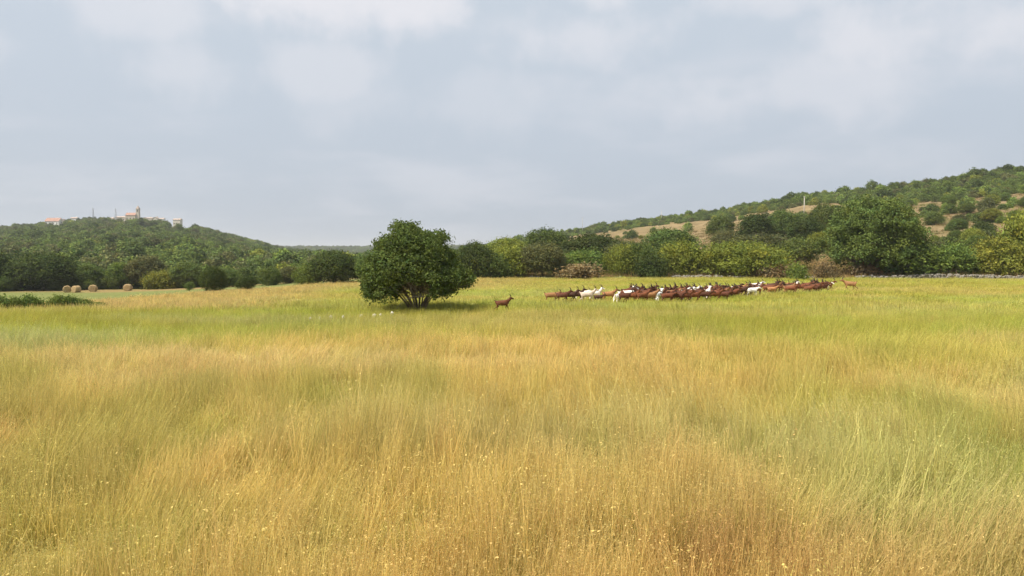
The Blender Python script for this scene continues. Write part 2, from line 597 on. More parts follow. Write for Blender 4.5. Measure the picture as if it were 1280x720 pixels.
# ------------------------------------------------------------------ grass
def tuft_mesh(name, seed, n_leaf, n_stalk, radius, h_leaf, h_stalk, width, heads=True, lean=0.25):
    r = np.random.default_rng(seed)
    V, F, C = [], [], []

    def ribbon(base, h, w, ldir, bend, col0, col1, segs=3):
        ang = r.uniform(0, 2 * math.pi)
        side = np.array((math.cos(ang), math.sin(ang), 0)) * w * 0.5
        pts = []
        for k in range(segs + 1):
            t = k / segs
            p = base + np.array((ldir[0], ldir[1], 0)) * h * (0.25 * t + bend * t * t) + np.array((0, 0, h * (t - 0.32 * bend * t * t)))
            pts.append(p)
        i0 = len(V)
        for k, p in enumerate(pts):
            t = k / segs
            ww = side * (1 - 0.75 * t)
            V.extend((p - ww, p + ww))
            c = col0 * (1 - t) + col1 * t
            C.extend((c, c))
        for k in range(segs):
            a = i0 + 2 * k
            F.append((a, a + 1, a + 3, a + 2))
        return pts[-1], pts[-1] - pts[-2]
    wind = np.array((0.5, 0.1))
    for k in range(n_leaf):
        a, q = r.uniform(0, 2 * math.pi), radius * math.sqrt(r.uniform())
        b = np.array((math.cos(a) * q, math.sin(a) * q, -0.04))
        d = r.normal(0, 1, 2) * 0.6 + wind * 0.3
        v = r.uniform(0.72, 1.1)
        c0 = np.array((0.78, 0.80, 0.72)) * v
        c1 = np.array((0.97, 1.04, 0.85)) * v
        ribbon(b, h_leaf * r.uniform(0.55, 1.25), width * r.uniform(0.8, 1.5), d, r.uniform(0.15, 0.8), c0, c1)
    for k in range(n_stalk):
        a, q = r.uniform(0, 2 * math.pi), radius * math.sqrt(r.uniform())
        b = np.array((math.cos(a) * q, math.sin(a) * q, -0.04))
        d = r.normal(0, 1, 2) * lean + wind * 0.35
        v = r.uniform(0.8, 1.25)
        c0 = np.array((0.92, 0.87, 0.80)) * v
        c1 = np.array((1.08, 1.04, 1.05)) * v
        tip, dr = ribbon(b, h_stalk * r.uniform(0.6, 1.15), width * 0.75, d, r.uniform(0.02, 0.30), c0, c1)
        if heads:
            hc = np.array((1.02, 1.02, 1.05)) * r.uniform(0.85, 1.12)
            dr = dr / (np.linalg.norm(dr) + 1e-6)
            for j in range(r.integers(1, 4)):
                o = tip - dr * r.uniform(0, 0.14)
                o = o + r.normal(0, 1, 3) * np.array((0.012, 0.012, 0.008))
                ax = dr * 0.5 + r.normal(0, 0.5, 3) + np.array((0.2, 0, -0.4))
                ax = ax / np.linalg.norm(ax) * r.uniform(0.014, 0.032)
                sd = np.cross(ax, r.normal(0, 1, 3))
                sd = sd / (np.linalg.norm(sd) + 1e-6) * width * 0.6
                i0 = len(V)
                V.extend((o, o + ax * 0.5 + sd, o + ax, o + ax * 0.5 - sd))
                C.extend((hc,) * 4)
                F.append((i0, i0 + 1, i0 + 2, i0 + 3))
    me = mesh_fast(name, np.array(V), np.array(F), M_GRASS)
    vcol(me, 'bcol', np.clip(np.array(C), 0, 2))
    return me


def in_view(x, y, pad=6.0):
    return (np.abs(x) < 0.715 * y + pad) & (y > 4.5)


def grass_band(name, label, y0, y1, dens, coll, nkind, hscale, seed, smin=0.8, smax=1.25, bright=1.0):
    r = np.random.default_rng(seed)
    w = 0.715 * y1 + 7
    n = int(dens * (2 * w) * (y1 - y0))
    x, y = r.uniform(-w, w, n), r.uniform(y0, y1, n)
    # thin out smoothly with distance inside a band, and clump a little
    clump = fbm(x / 1.1, y / 1.1, seed + 5, 2)
    ok = in_view(x, y) & (r.uniform(0, 1, n) < 0.45 + 1.1 * clump - 0.15)
    ok &= (y < wall_y(x) - 0.4) & (x > border_x(y) + 0.5) & ~((x < -14) & (y > 113))
    x, y = x[ok], y[ok]
    n = len(x)
    z = terrain(x, y)
    tint = bright * field_tint(x, y) * r.uniform(0.78, 1.16, (n, 1)) * (1 + r.normal(0, 0.035, (n, 3)))
    hmap = 0.72 + 0.62 * fbm(x / 5.0, y / 4.0, 201, 3)
    fine = sm((38 - y) / 16.0)
    hmap = hmap * (1 - fine + fine * (0.50 + 0.95 * fbm(x / 1.3 + 4, y / 1.3, 211, 2)))
    s = r.uniform(smin, smax, n)
    hs = hscale(x, y) * hmap * r.uniform(0.8, 1.2, n)
    lodge = 0.9 * sm((fbm(x / 3.0, y / 3.0, 221, 3) - 0.45) * 4)
    ta = 6.28 * fbm(x / 9.0, y / 9.0, 231, 2) * 1.5
    rot = np.stack([r.normal(0, 0.10, n) + 0.55 * lodge * np.sin(ta), r.normal(0, 0.10, n) + 0.55 * lodge * np.cos(ta), r.normal(0, 0.9, n)], 1)
    scl = np.stack([s, s, hs], 1)
    o = scatter(name, np.stack([x, y, z], 1), rot, scl, np.clip(tint, 0.01, 0.9), r.integers(0, nkind, n), coll)
    tag(o, label, 'grass', kind='stuff')
    return n


def near_h(x, y):
    return 1.0 - 0.30 * sm((y - 14) / 22.0)


def far_h(x, y):
    return 0.92 - 0.36 * sm((y - 40) / 18.0)


T_NEAR = proto_coll('near_tuft', [tuft_mesh('near_tuft', 100 + k, 46 + 6 * k, [26, 16, 34, 8, 22, 30][k], 0.26, 0.34, [0.78, 0.66, 0.86, 0.5, 0.72, 0.95][k], 0.0085) for k in range(6)])
T_MID = proto_coll('mid_tuft', [tuft_mesh('mid_tuft', 200 + k, 34, [22, 14, 28, 10][k], 0.34, 0.32, [0.70, 0.6, 0.76, 0.5][k], 0.014) for k in range(4)])
T_TALL = proto_coll('tall_tuft', [tuft_mesh('tall_tuft', 250 + k, 4, [9, 6, 12, 7][k], 0.10, 0.5, [1.0, 1.15, 0.9, 1.25][k], 0.0115, True, 0.42) for k in range(4)])
T_FAR = proto_coll('far_tuft', [tuft_mesh('far_tuft', 300 + k, 34, 18, 0.55, 0.30, 0.55, 0.032, heads=False) for k in range(4)])
grass_band('tall_grass', 'tall golden grass with seed heads in the foreground of the field', 5.0, 18.0, 26.0, T_NEAR, 6, near_h, 1)
grass_band('tall_stalks', 'pale tall grass stalks rising above the foreground grass', 5.0, 32.0, 5.0, T_TALL, 4, near_h, 4, 0.9, 1.5, 1.2)
grass_band('field_grass', 'yellow green grass across the middle of the field', 18.0, 42.0, 13.0, T_MID, 4, near_h, 2, 0.85, 1.35)
grass_band('distant_grass', 'short yellow green grass around the goats up to the trees', 42.0, 112.0, 4.6, T_FAR, 4, far_h, 3, 0.8, 1.4)

# ------------------------------------------------------------------ foliage
def leaf_cloud(lobes, n, leaf, seed, per_clump=36, clump_r=0.33, inner=0.62, flat=0.35, cut=None, boost=0.0):
    """leaf-sized rhombs in clumps over the surfaces of overlapping lobes"""
    r = np.random.default_rng(seed)
    L = np.array(lobes, float)
    area = (L[:, 3] * L[:, 4] + L[:, 4] * L[:, 5] + L[:, 3] * L[:, 5]) + boost
    nc = max(8, n // per_clump)
    k = r.choice(len(L), nc * 3, p=area / area.sum())
    d = r.normal(0, 1, (nc * 3, 3))
    d /= np.linalg.norm(d, axis=1)[:, None]
    rad = 1 - np.abs(r.normal(0, 0.13, nc * 3))
    c = L[k, :3] + d * L[k, 3:6] * rad[:, None]
    q = np.min(np.stack([np.linalg.norm((c - l[:3]) / l[3:6], axis=1) for l in L]), 0)
    keep = (q > inner) | (r.uniform(0, 1, len(c)) < 0.12)
    keep &= ~((d[:, 2] < -0.35) & (r.uniform(0, 1, len(c)) < 0.55))
    c, d = c[keep][:nc], d[keep][:nc]
    nc = len(c)
    shade = r.uniform(0.82, 1.18, nc) * (1 + 0.12 * np.clip(r.normal(0, 1, nc), -1.5, 1.5))
    hue = r.normal(0, 0.06, nc)
    per = np.maximum(4, (n / nc * r.uniform(0.5, 1.5, nc)).astype(int))
    kk = np.repeat(np.arange(nc), per)
    m = len(kk)
    cs = clump_r * r.uniform(0.6, 1.4, nc)
    p = c[kk] + r.normal(0, 1, (m, 3)) * cs[kk][:, None] * np.array((1, 1, 0.7))
    if cut is not None:
        go = ~cut(p, r)
        p, kk = p[go], kk[go]
        m = len(kk)
    nrm = d[kk] * 0.7 + r.normal(0, 0.75, (m, 3)) + np.array((0, 0, flat))
    nrm /= np.linalg.norm(nrm, axis=1)[:, None]
    t = np.cross(nrm, r.normal(0, 1, (m, 3)))
    t /= np.linalg.norm(t, axis=1)[:, None] + 1e-9
    b = np.cross(nrm, t)
    s = leaf * r.uniform(0.55, 1.35, m)[:, None]
    V = np.stack([p - t * s, p + b * s * 0.55 + nrm * s * 0.12, p + t * s, p - b * s * 0.55 + nrm * s * 0.12], 1).reshape(-1, 3)
    Q = np.arange(4 * m).reshape(m, 4)
    v = (shade[kk] * r.uniform(0.85, 1.15, m))[:, None]
    C = np.clip(v * np.stack([1 + hue[kk] * 1.6, 1 + hue[kk] * 0.4, 1 - hue[kk]], 1), 0.2, 2.0)
    return V, Q, np.repeat(C, 4, 0)


def crown(name, lobes, n, leaf, seed, mat=None, **kw):
    V, Q, C = leaf_cloud(lobes, n, leaf, seed, **kw)
    me = mesh_fast(name, V, Q, mat or M_LEAF)
    vcol(me, 'bcol', C)
    return me


def gen_lobes(W, H, z0, nl, seed, rmin=0.16, rmax=0.27, top=1.0, squash=0.85):
    r = np.random.default_rng(seed)
    out = [(0, 0, z0 + (H - z0) * 0.48, W * 0.34, W * 0.34, (H - z0) * 0.38)]
    for k in range(nl):
        a = k * 2.39996 + r.uniform(-0.3, 0.3)
        zz = (k + 0.5) / nl
        rr = W * r.uniform(rmin, rmax)
        prof = math.sqrt(max(0.05, 1 - (abs(zz - 0.36) / 0.72) ** 2.2))
        q = max(0.0, W * 0.5 * prof - rr * 0.9) * r.uniform(0.75, 1.05)
        z = z0 + rr * squash * 0.8 + (H - z0 - rr * squash * 1.7) * zz * top
        out.append((math.cos(a) * q, math.sin(a) * q, z, rr, rr, rr * squash))
    return out


class Tubes:
    def __init__(self):
        self.V, self.F = [], []

    def tube(self, pts, radii, n=6, cap=True):
        pts = [np.array(p, float) for p in pts]
        i0 = len(self.V)
        for k, p in enumerate(pts):
            d = pts[min(k + 1, len(pts) - 1)] - pts[max(k - 1, 0)]
            d /= np.linalg.norm(d) + 1e-9
            a = np.cross(d, (0.31, 0.92, 0.17) if abs(d[2]) > 0.8 else (0, 0, 1))
            a /= np.linalg.norm(a) + 1e-9
            b = np.cross(d, a)
            for j in range(n):
                t = 2 * math.pi * j / n
                self.V.append(p + (a * math.cos(t) + b * math.sin(t)) * radii[k])
        for k in range(len(pts) - 1):
            for j in range(n):
                a0 = i0 + k * n + j
                a1 = i0 + k * n + (j + 1) % n
                self.F.append((a0, a1, a1 + n, a0 + n))
        if cap:
            self.F.append(tuple(i0 + j for j in range(n))[::-1])
            self.F.append(tuple(i0 + (len(pts) - 1) * n + j for j in range(n)))

    def mesh(self, name, mat):
        return mesh_np(name, self.V, self.F, mat, True)


def trunk_mesh(name, lobes, seed, stems=1, r0=0.16, mat=None, fork=0.3):
    r = np.random.default_rng(seed)
    T = Tubes()
    for s in range(stems):
        a = 2 * math.pi * s / stems + r.uniform(0, 1)
        b = np.array((math.cos(a), math.sin(a), 0)) * (0.0 if stems == 1 else r0 * 1.6)
        sel = [l for k, l in enumerate(lobes) if k % stems == s][:6]
        top = np.mean([l[:3] for l in sel], 0) if sel else np.array((0, 0, 2.0))
        f = np.array((b[0] + (top[0] - b[0]) * fork, b[1] + (top[1] - b[1]) * fork, top[2] * 0.5))
        mid = (b + f) / 2 + np.append(r.normal(0, 0.08, 2), 0)
        T.tube([b - np.array((0, 0, 0.25)), b + np.array((0, 0, 0.1)), mid, f], [r0 * 1.35, r0 * 1.05, r0 * 0.85, r0 * 0.7], 7)
        for l in sel:
            e = np.array(l[:3])
            m = (f + e) / 2 + r.normal(0, 0.15, 3)
            T.tube([f - np.array((0, 0, 0.1)), m, e], [r0 * 0.5, r0 * 0.34, r0 * 0.1], 5)
            for q in range(2):
                e2 = e + r.normal(0, 0.5, 3) * np.array(l[3:6])
                T.tube([m, (m + e2) / 2 + r.normal(0, 0.1, 3), e2], [r0 * 0.25, r0 * 0.16, r0 * 0.05], 4)
    return T.mesh(name, mat or M_BARK)


PROTO = {}


def proto(key, W, H, z0, nl, n, leaf, seed, stems=1, r0=0.16, bark=None, **kw):
    lk = {k: kw.pop(k) for k in ('rmin', 'rmax', 'squash', 'top') if k in kw}
    L = gen_lobes(W, H, z0, nl, seed, **lk)
    PROTO[key] = dict(W=W, H=H, crown=crown(key + '_crown', L, n, leaf, seed, **kw),
                      trunk=trunk_mesh(key + '_trunk', L, seed, stems, r0, bark), lobes=L)


proto('broad', 6.4, 5.6, 1.0, 24, 17000, 0.125, 401, 1, 0.18)
proto('broad2', 6.0, 6.0, 1.2, 22, 16000, 0.125, 402, 2, 0.14)
proto('dense', 7.0, 5.2, 0.5, 28, 20000, 0.12, 403, 2, 0.16, squash=0.75)
proto('bush', 5.0, 3.6, 0.0, 18, 13000, 0.105, 404, 4, 0.06, squash=0.9)
proto('bush2', 5.2, 3.3, -0.1, 20, 13000, 0.105, 405, 5, 0.05, rmin=0.13, rmax=0.24)
proto('wide', 9.0, 3.6, 0.0, 34, 24000, 0.105, 406, 6, 0.07, rmin=0.10, rmax=0.18)
proto('airy', 4.6, 4.6, 1.3, 18, 6500, 0.11, 407, 3, 0.07, M_BARK_PALE, rmin=0.14, rmax=0.22, inner=0.5)
proto('tall', 4.0, 5.4, 0.7, 20, 13000, 0.115, 408, 1, 0.15, rmin=0.2, rmax=0.34)
proto('big', 13.6, 11.0, 1.2, 60, 60000, 0.155, 409, 2, 0.34, rmin=0.09, rmax=0.16, squash=0.8, per_clump=60, clump_r=0.42)
proto('low', 3.2, 1.7, -0.1, 14, 3600, 0.12, 410, 4, 0.04)
proto('low2', 3.0, 1.4, -0.1, 11, 3200, 0.12, 411, 3, 0.04, rmin=0.2, rmax=0.3)
proto('scrub', 3.6, 2.4, -0.1, 14, 3800, 0.15, 412, 3, 0.05)

G_DARK, G_MID, G_YEL = (0.070, 0.094, 0.029), (0.112, 0.147, 0.041), (0.198, 0.214, 0.042)
G_BRI, G_OLI, G_DRY = (0.138, 0.184, 0.043), (0.120, 0.126, 0.050), (0.22, 0.155, 0.075)
G_LEAFY = (0.136, 0.176, 0.048)
KINDWORD = {G_DARK: 'dark green', G_MID: 'mid green', G_YEL: 'yellow green', G_BRI: 'bright green', G_OLI: 'olive green', G_DRY: 'dry brown'}
rr_ = random.Random(77)


def put_tree(name, key, x, y, w, h, colr, label, cat, group=None, rz=None, trunk=True, sink=0.0):
    P = PROTO[key]
    root = bpy.data.objects.new(name, None)
    root.empty_display_size = 0.5
    COL.objects.link(root)
    z = min(gz(x, y), gz(x, y - 1.0)) - sink
    root.location = (x, y, z)
    root.rotation_euler = (0, 0, rr_.uniform(0, 6.28) if rz is None else rz)
    sxy = w / P['W']
    root.scale = (sxy, sxy, h / P['H'])
    tag(root, label, cat, group)
    c = link('crown' if cat == 'tree' else 'foliage', P['crown'], root)
    v = rr_.uniform(0.88, 1.12)
    c.color = (colr[0] * v * rr_.uniform(0.94, 1.06), colr[1] * v, colr[2] * v, 1)
    if trunk:
        link('trunk' if cat == 'tree' else 'stems', P['trunk'], root)
    return root


def px_tree(name, key, px0, px1, ytop, ybase, colr, label, cat, group=None, **kw):
    x, y = hit((px0 + px1) / 2.0, ybase)
    k = y / FPX
    return put_tree(name, key, x, y, (px1 - px0) * k, (ybase - ytop) * k, colr, label, cat, group, **kw)


# ---- the lone tree in the field
def lone_tree():
    bx, by = hit(522, 389.5)
    k = by / FPX
    root = bpy.data.objects.new('lone_tree', None)
    COL.objects.link(root)
    root.location = (bx, by, gz(bx, by))
    tag(root, 'lone dense green tree with many fanned stems standing in the open field', 'tree')
    r = np.random.default_rng(900)
    sil = [(506, 299, 15), (492, 309, 17), (521, 306, 18), (479, 325, 18), (470, 345, 17), (500, 327, 24), (528, 328, 24),
           (545, 306, 12), (553, 326, 19), (562, 343, 19), (577, 352, 11), (540, 347, 21), (488, 352, 20), (513, 289, 9),
           (501, 285, 7), (549, 296, 7), (461, 340, 11), (508, 346, 22), (470, 361, 10), (487, 313, 13), (535, 312, 13),
           (460, 356, 8), (585, 347, 6), (560, 360, 10), (536, 297, 7), (481, 306, 8)]
    lobes = []
    for (px, py, rp) in sil:
        dx, dz, rad = (px - 522) * k, (390 - py) * k, rp * k
        lobes.append((dx, 0, dz, rad, rad, rad * 0.85))
        hw = 3.4 * math.sqrt(max(0.04, 1 - ((dz - 2.3) / 3.6) ** 2))
        off = abs(dx + 0.1)
        for s in (-1, 1):
            for f in (0.55, 0.95):
                dy = math.sqrt(max(0.0, hw * hw - off * off)) * f
                if dy > 0.35 and not (s < 0 and abs(dx) < 1.3 and dz < 2.1) and not (abs(dx) < 0.9 and dz < 1.9):
                    lobes.append((dx * 0.93 + r.normal(0, 0.2), s * dy, dz + r.normal(0, 0.22) - 0.10 * dy, rad * 0.85, rad * 0.85, rad * 0.72))
    # shoots breaking the outline
    for q in range(60):
        l = lobes[r.integers(0, len(lobes))]
        if l[2] < 1.8 or l[3] < 0.4:
            continue
        a = r.uniform(0.15, math.pi - 0.15)
        lobes.append((l[0] + math.cos(a) * l[3] * 0.9, l[1] + r.normal(0, 0.12), l[2] + math.sin(a) * l[5] * 1.02, 0.10, 0.10, r.uniform(0.22, 0.42)))
    me = crown('lone_tree_crown', lobes, 78000, 0.078, 901, per_clump=26, clump_r=0.17, inner=0.74,
               boost=0.10, cut=lambda p, q: ((p[:, 1] < 1.2) & (np.abs(p[:, 0] - 0.1) < 1.05 + q.normal(0, 0.12, len(p))) & (p[:, 2] < 1.75 + 0.35 * np.cos(p[:, 0] * 1.4) + q.normal(0, 0.2, len(p)))))
    c = link('crown', me, root)
    c.color = (0.100, 0.134, 0.037, 1)
    # stems, each its own
    NS = 15
    for s in range(NS):
        f = (s + 0.5) / NS * 2 - 1
        a = math.pi * (0.5 - 0.5 * f) + (math.pi if s % 2 else 0)
        b = np.array((f * 0.36, r.normal(0, 0.14), -0.2))
        e = min(lobes[:90], key=lambda l: abs(l[0] - f * 2.4) + 0.3 * abs(l[2] - 3.0) + 0.3 * r.uniform())
        out = np.array((f * 1.25 + r.normal(0, 0.12), r.normal(0, 0.45), 0))
        p1 = b + out * 0.3 + np.array((0, 0, 0.75))
        p2 = b + out * 1.0 + np.array((r.normal(0, 0.1), r.normal(0, 0.1), 1.75))
        p3 = p2 * 0.45 + np.array(e[:3]) * 0.55
        T = Tubes()
        rad = r.uniform(0.038, 0.062)
        T.tube([b, p1, p2, p3, np.array(e[:3])], [rad * 1.2, rad, rad * 0.8, rad * 0.5, rad * 0.2], 7)
        for j in range(5):
            f = r.uniform(0.3, 1)
            o = p1 * (1 - f) + p2 * f
            t = o + r.normal(0, 0.5, 3) * np.array((1, 1, 0.4)) + out * 0.5 + np.array((0, 0, 0.45))
            m = (o + t) / 2 + r.normal(0, 0.08, 3)
            T.tube([o, m, t], [rad * 0.45, rad * 0.3, rad * 0.12], 5)
            for w in range(3):
                t2 = t + r.normal(0, 0.35, 3) + np.array((0, 0, 0.15))
                T.tube([m, (m + t2) / 2 + r.normal(0, 0.05, 3), t2], [rad * 0.22, rad * 0.15, 0.006], 4)
        link('stem', T.mesh('stem', M_BARK_PALE if s % 3 else M_BARK), root)
    # bare twigs hanging below the crown and standing in front of it
    for s in range(16):
        T = Tubes()
        if s < 10:
            x0 = r.uniform(-2.9, 2.9)
            o = np.array((x0 * 0.45, r.uniform(-2.2, 0.8), 1.25 + r.uniform(-0.2, 0.3)))
            t = np.array((x0, o[1] + r.normal(0, 0.6), 1.0 + abs(x0) * 0.14 + r.uniform(-0.25, 0.3)))
        else:
            o = np.array((r.uniform(-0.4, 0.4), -0.4, 0.9))
            t = np.array((r.uniform(-0.9, 0.8), r.uniform(-2.6, -1.4), r.uniform(1.5, 2.7)))
        m = (o + t) / 2 + r.normal(0, 0.15, 3)
        T.tube([o, m, t], [0.040, 0.030, 0.010], 5)
        for w in range(7):
            f = r.uniform(0.2, 1)
            p = m * (1 - f) + t * f
            t2 = p + r.normal(0, 0.3, 3)
            T.tube([p, (p + t2) / 2 + r.normal(0, 0.05, 3), t2], [0.013, 0.009, 0.004], 4)
        link('bare_twig', T.mesh('bare_twig', M_TWIG), root)


lone_tree()

# ---- trees and bushes along the foot of the right hill
RIGHT = [
    ('field_maple', 'big', 1030, 1152, 247, 346.5, G_LEAFY, 'largest round green tree by the stone wall, bigger than the bushes around it', 'tree'),
    ('bush', 'bush', 1086, 1172, 302, 347, G_BRI, 'bright green bush at the foot of the largest round tree', 'bush'),
    ('bush', 'bush2', 1148, 1220, 305, 346, G_BRI, 'bright green bush above the pile of grey stones in the wall', 'bush'),
    ('bush', 'bush', 1208, 1284, 298, 347, G_YEL, 'yellow green bush over a dark hollow behind the stone wall', 'bush'),
    ('oak_tree', 'broad', 1256, 1336, 259, 346, G_YEL, 'yellow green tree rising over the bushes at the end of the stone wall', 'tree'),
    ('oak_tree', 'dense', 1330, 1430, 275, 347, G_MID, 'mid green tree past the end of the stone wall', 'tree'),
    ('broom_bush', 'wide', 868, 990, 303, 347, G_YEL, 'widest yellow green bush behind the middle of the goat herd', 'bush'),
    ('bush', 'bush2', 818, 878, 303, 347, G_YEL, 'rounded yellow green bush beside the widest bush', 'bush'),
    ('bush', 'bush', 776, 822, 306, 347, G_MID, 'mid green bush behind the front of the herd', 'bush'),
    ('bush', 'low', 796, 832, 322, 348, G_DARK, 'small dark bush tucked between two taller bushes', 'bush'),
    ('pale_stemmed_tree', 'airy', 970, 1024, 297, 340, G_MID, 'thin open tree with pale stems on dry ground', 'tree'),
    ('bush', 'low', 983, 1007, 331, 350, G_BRI, 'small bright green bush under the thin pale stemmed tree', 'bush'),
    ('bush', 'bush', 757, 803, 307, 347, G_YEL, 'yellow green bush with dark stems on the dry bank', 'bush'),
    ('bush', 'bush2', 684, 757, 314, 346, G_BRI, 'bright green spreading bush above the pale stones of the wall', 'bush'),
    ('oak_tree', 'broad2', 650, 706, 303, 348, G_OLI, 'olive green tree with visible trunks beside the bright spreading bush', 'tree'),
    ('bush', 'bush', 610, 664, 308, 348, G_YEL, 'tall yellow green bush left of the olive tree by the wall', 'bush'),
    ('oak_tree', 'dense', 566, 620, 304, 349, G_DARK, 'dark tree half hidden behind the lone field tree', 'tree'),
    ('bush', 'bush2', 588, 640, 318, 349, G_MID, 'mid green bush between the dark tree and the yellow green bush', 'bush'),
    ('bush', 'bush2', 520, 580, 316, 350, G_MID, 'mid green bush seen behind the lone field tree', 'bush'),
    # second row
    ('oak_tree', 'broad', 606, 662, 298, 334, G_YEL, 'flat topped yellow green tree behind the tall bush', 'tree'),
    ('oak_tree', 'broad2', 653, 708, 286, 330, G_MID, 'round headed mid green tree standing over the olive tree', 'tree'),
    ('oak_tree', 'dense', 698, 784, 294, 331, G_DARK, 'broad dark tree mass behind the bright spreading bush', 'tree'),
    ('oak_tree', 'dense', 752, 812, 302, 332, G_OLI, 'olive tree mass behind the yellow green bush on the bank', 'tree'),
    ('oak_tree', 'broad', 803, 874, 287, 332, G_MID, 'mid green tree with uneven top behind the rounded bush', 'tree'),
    ('oak_tree', 'broad', 884, 918, 271, 304, G_MID, 'small round tree alone on the dry slope above the widest bush', 'tree'),
    ('bush', 'bush2', 888, 925, 288, 312, G_OLI, 'olive bush below the small round slope tree', 'bush'),
    ('cypress_oak', 'tall', 924, 964, 268, 310, G_DARK, 'upright dark tree on the slope beside the small round tree', 'tree'),
    ('oak_tree', 'broad2', 958, 1000, 263, 303, G_MID, 'mid green tree right beside the upright dark tree', 'tree'),
    ('oak_tree', 'dense', 1009, 1050, 256, 304, G_MID, 'leafy tree between the tall wooden pole and the largest tree', 'tree'),
    ('oak_tree', 'broad', 984, 1030, 273, 312, G_DARK, 'dark tree on the slope right below the tall wooden pole', 'tree'),
    ('bush', 'bush', 1008, 1046, 291, 316, G_YEL, 'yellow green bush on the slope beside the largest tree', 'bush'),
    ('bush', 'bush2', 905, 985, 293, 318, G_OLI, 'olive bush filling the slope behind the widest yellow bush', 'bush'),
    ('dry_bush', 'low', 1114, 1140, 323, 347, G_DRY, 'dry tan bush at the wall beside the bright green bush', 'bush'),
    ('dry_bush', 'low2', 1060, 1104, 331, 348, G_DRY, 'reddish dry scrub in the shade of the largest tree', 'bush'),
    ('dry_bush', 'low2', 1150, 1190, 328, 347, G_DRY, 'brown dry scrub behind the grey stones of the wall', 'bush'),
    ('dry_bush', 'low2', 700, 752, 333, 349, G_DRY, 'brown dry scrub under the bright spreading bush', 'bush'),
    ('dry_bush', 'low', 1018, 1046, 330, 349, G_DRY, 'tan dry scrub left of the largest tree', 'bush'),
    ('dry_bush', 'low2', 950, 990, 333, 349, G_DRY, 'tan dry scrub beside the widest yellow green bush', 'bush'),
]
for row in RIGHT:
    px_tree(row[0], row[1], row[2], row[3], row[4], row[5], row[6], row[7], row[8], 'trees and bushes at the foot of the hill')

# ---- trees round the meadow on the left
LEFT = [
    ('oak_tree', 'dense', -60, 22, 314, 363, G_DARK, 'dark spreading tree at the outer end of the meadow edge', 'tree'),
    ('oak_tree', 'dense', 14, 98, 317, 362.5, G_DARK, 'broadest dark tree on the meadow edge before the hay bales', 'tree'),
    ('bush', 'bush2', -10, 22, 345, 364, G_MID, 'low mid green bush beside the broadest dark meadow tree', 'bush'),
    ('oak_tree', 'broad', 84, 130, 331, 361.5, G_MID, 'mid green tree behind the hay bales', 'tree'),
    ('bush', 'bush', 96, 124, 347, 362, G_BRI, 'bright green bush just behind the paired hay bales', 'bush'),
    ('oak_tree', 'tall', 136, 164, 328, 361, G_BRI, 'bright green tree behind the single hay bale', 'tree'),
    ('oak_tree', 'broad2', 160, 208, 320, 360.5, G_OLI, 'grey olive tree to the right of the bright green meadow tree', 'tree'),
    ('bush', 'bush2', 182, 228, 338, 361, G_YEL, 'yellow green bush below the grey olive tree', 'bush'),
    ('oak_tree', 'broad', 214, 252, 328, 360, G_MID, 'mid green tree behind the small sapling of the meadow', 'tree'),
    ('oak_tree', 'dense', 250, 284, 334, 366.5, G_DARK, 'isolated dark tree standing on the meadow border', 'tree'),
    ('bush', 'tall', 297, 319, 345, 364, G_DARK, 'small dark bush next to the isolated meadow tree', 'bush'),
    ('sapling', 'airy', 231, 243, 352, 367, G_MID, 'small sapling left of the isolated dark meadow tree', 'tree'),
    ('bush', 'bush2', 322, 352, 334, 357, G_MID, 'mid green bush beyond the small dark bush', 'bush'),
    ('bush', 'bush', 344, 384, 334, 354, G_OLI, 'olive bush over the bare sandy bank', 'bush'),
    ('bush', 'bush', 368, 402, 332, 357.5, G_BRI, 'bright green bush hugging the large dark round tree', 'bush'),
    ('oak_tree', 'dense', 386, 450, 315, 355.5, G_DARK, 'large dark round tree near the lone field tree', 'tree'),
    ('oak_tree', 'broad2', 436, 486, 320, 353, G_MID, 'mid green tree partly behind the lone field tree', 'tree'),
    ('bush', 'bush2', 480, 530, 326, 352, G_DARK, 'dark bush glimpsed behind the lone field tree stems', 'bush'),
    ('bush', 'bush', 268, 300, 338, 359, G_MID, 'mid green bush between the isolated tree and the small dark bush', 'bush'),
    ('bush', 'bush2', 60, 92, 344, 362.5, G_MID, 'mid green bush at the foot of the broadest dark meadow tree', 'bush'),
    ('bush', 'bush', 124, 150, 345, 361.5, G_MID, 'rounded bush between the two groups of hay bales', 'bush'),
]
for row in LEFT:
    px_tree(row[0], row[1], row[2], row[3], row[4], row[5], row[6], row[7], row[8], 'trees and bushes around the meadow')
for (p0, p1, t, b, key, w) in ((-34, 10, 371, 389.5, 'low', 'outermost leafy hedge bush, cut off from the others by a gap'), (9, 30, 373, 388.5, 'low', 'leafy hedge bush after the gap, first of a joined pair'),
                               (27, 51, 372, 388, 'low2', 'leafy hedge bush, second of the joined pair after the gap'), (60, 86, 371, 386.5, 'low', 'tallest leafy hedge bush in the run ending at the hay bale side'),
                               (78, 100, 372.5, 386, 'low2', 'leafy hedge bush right beside the tallest hedge bush'), (94, 116, 376, 385.5, 'low2', 'lower leafy hedge bush tapering off the hedge run'),
                               (112, 132, 379, 385, 'low2', 'lowest creeping hedge bush at the tapering end of the hedge')):
    px_tree('hedge_bush', key, p0, p1, t, b, G_BRI, w, 'bush', 'low hedge along the meadow border')

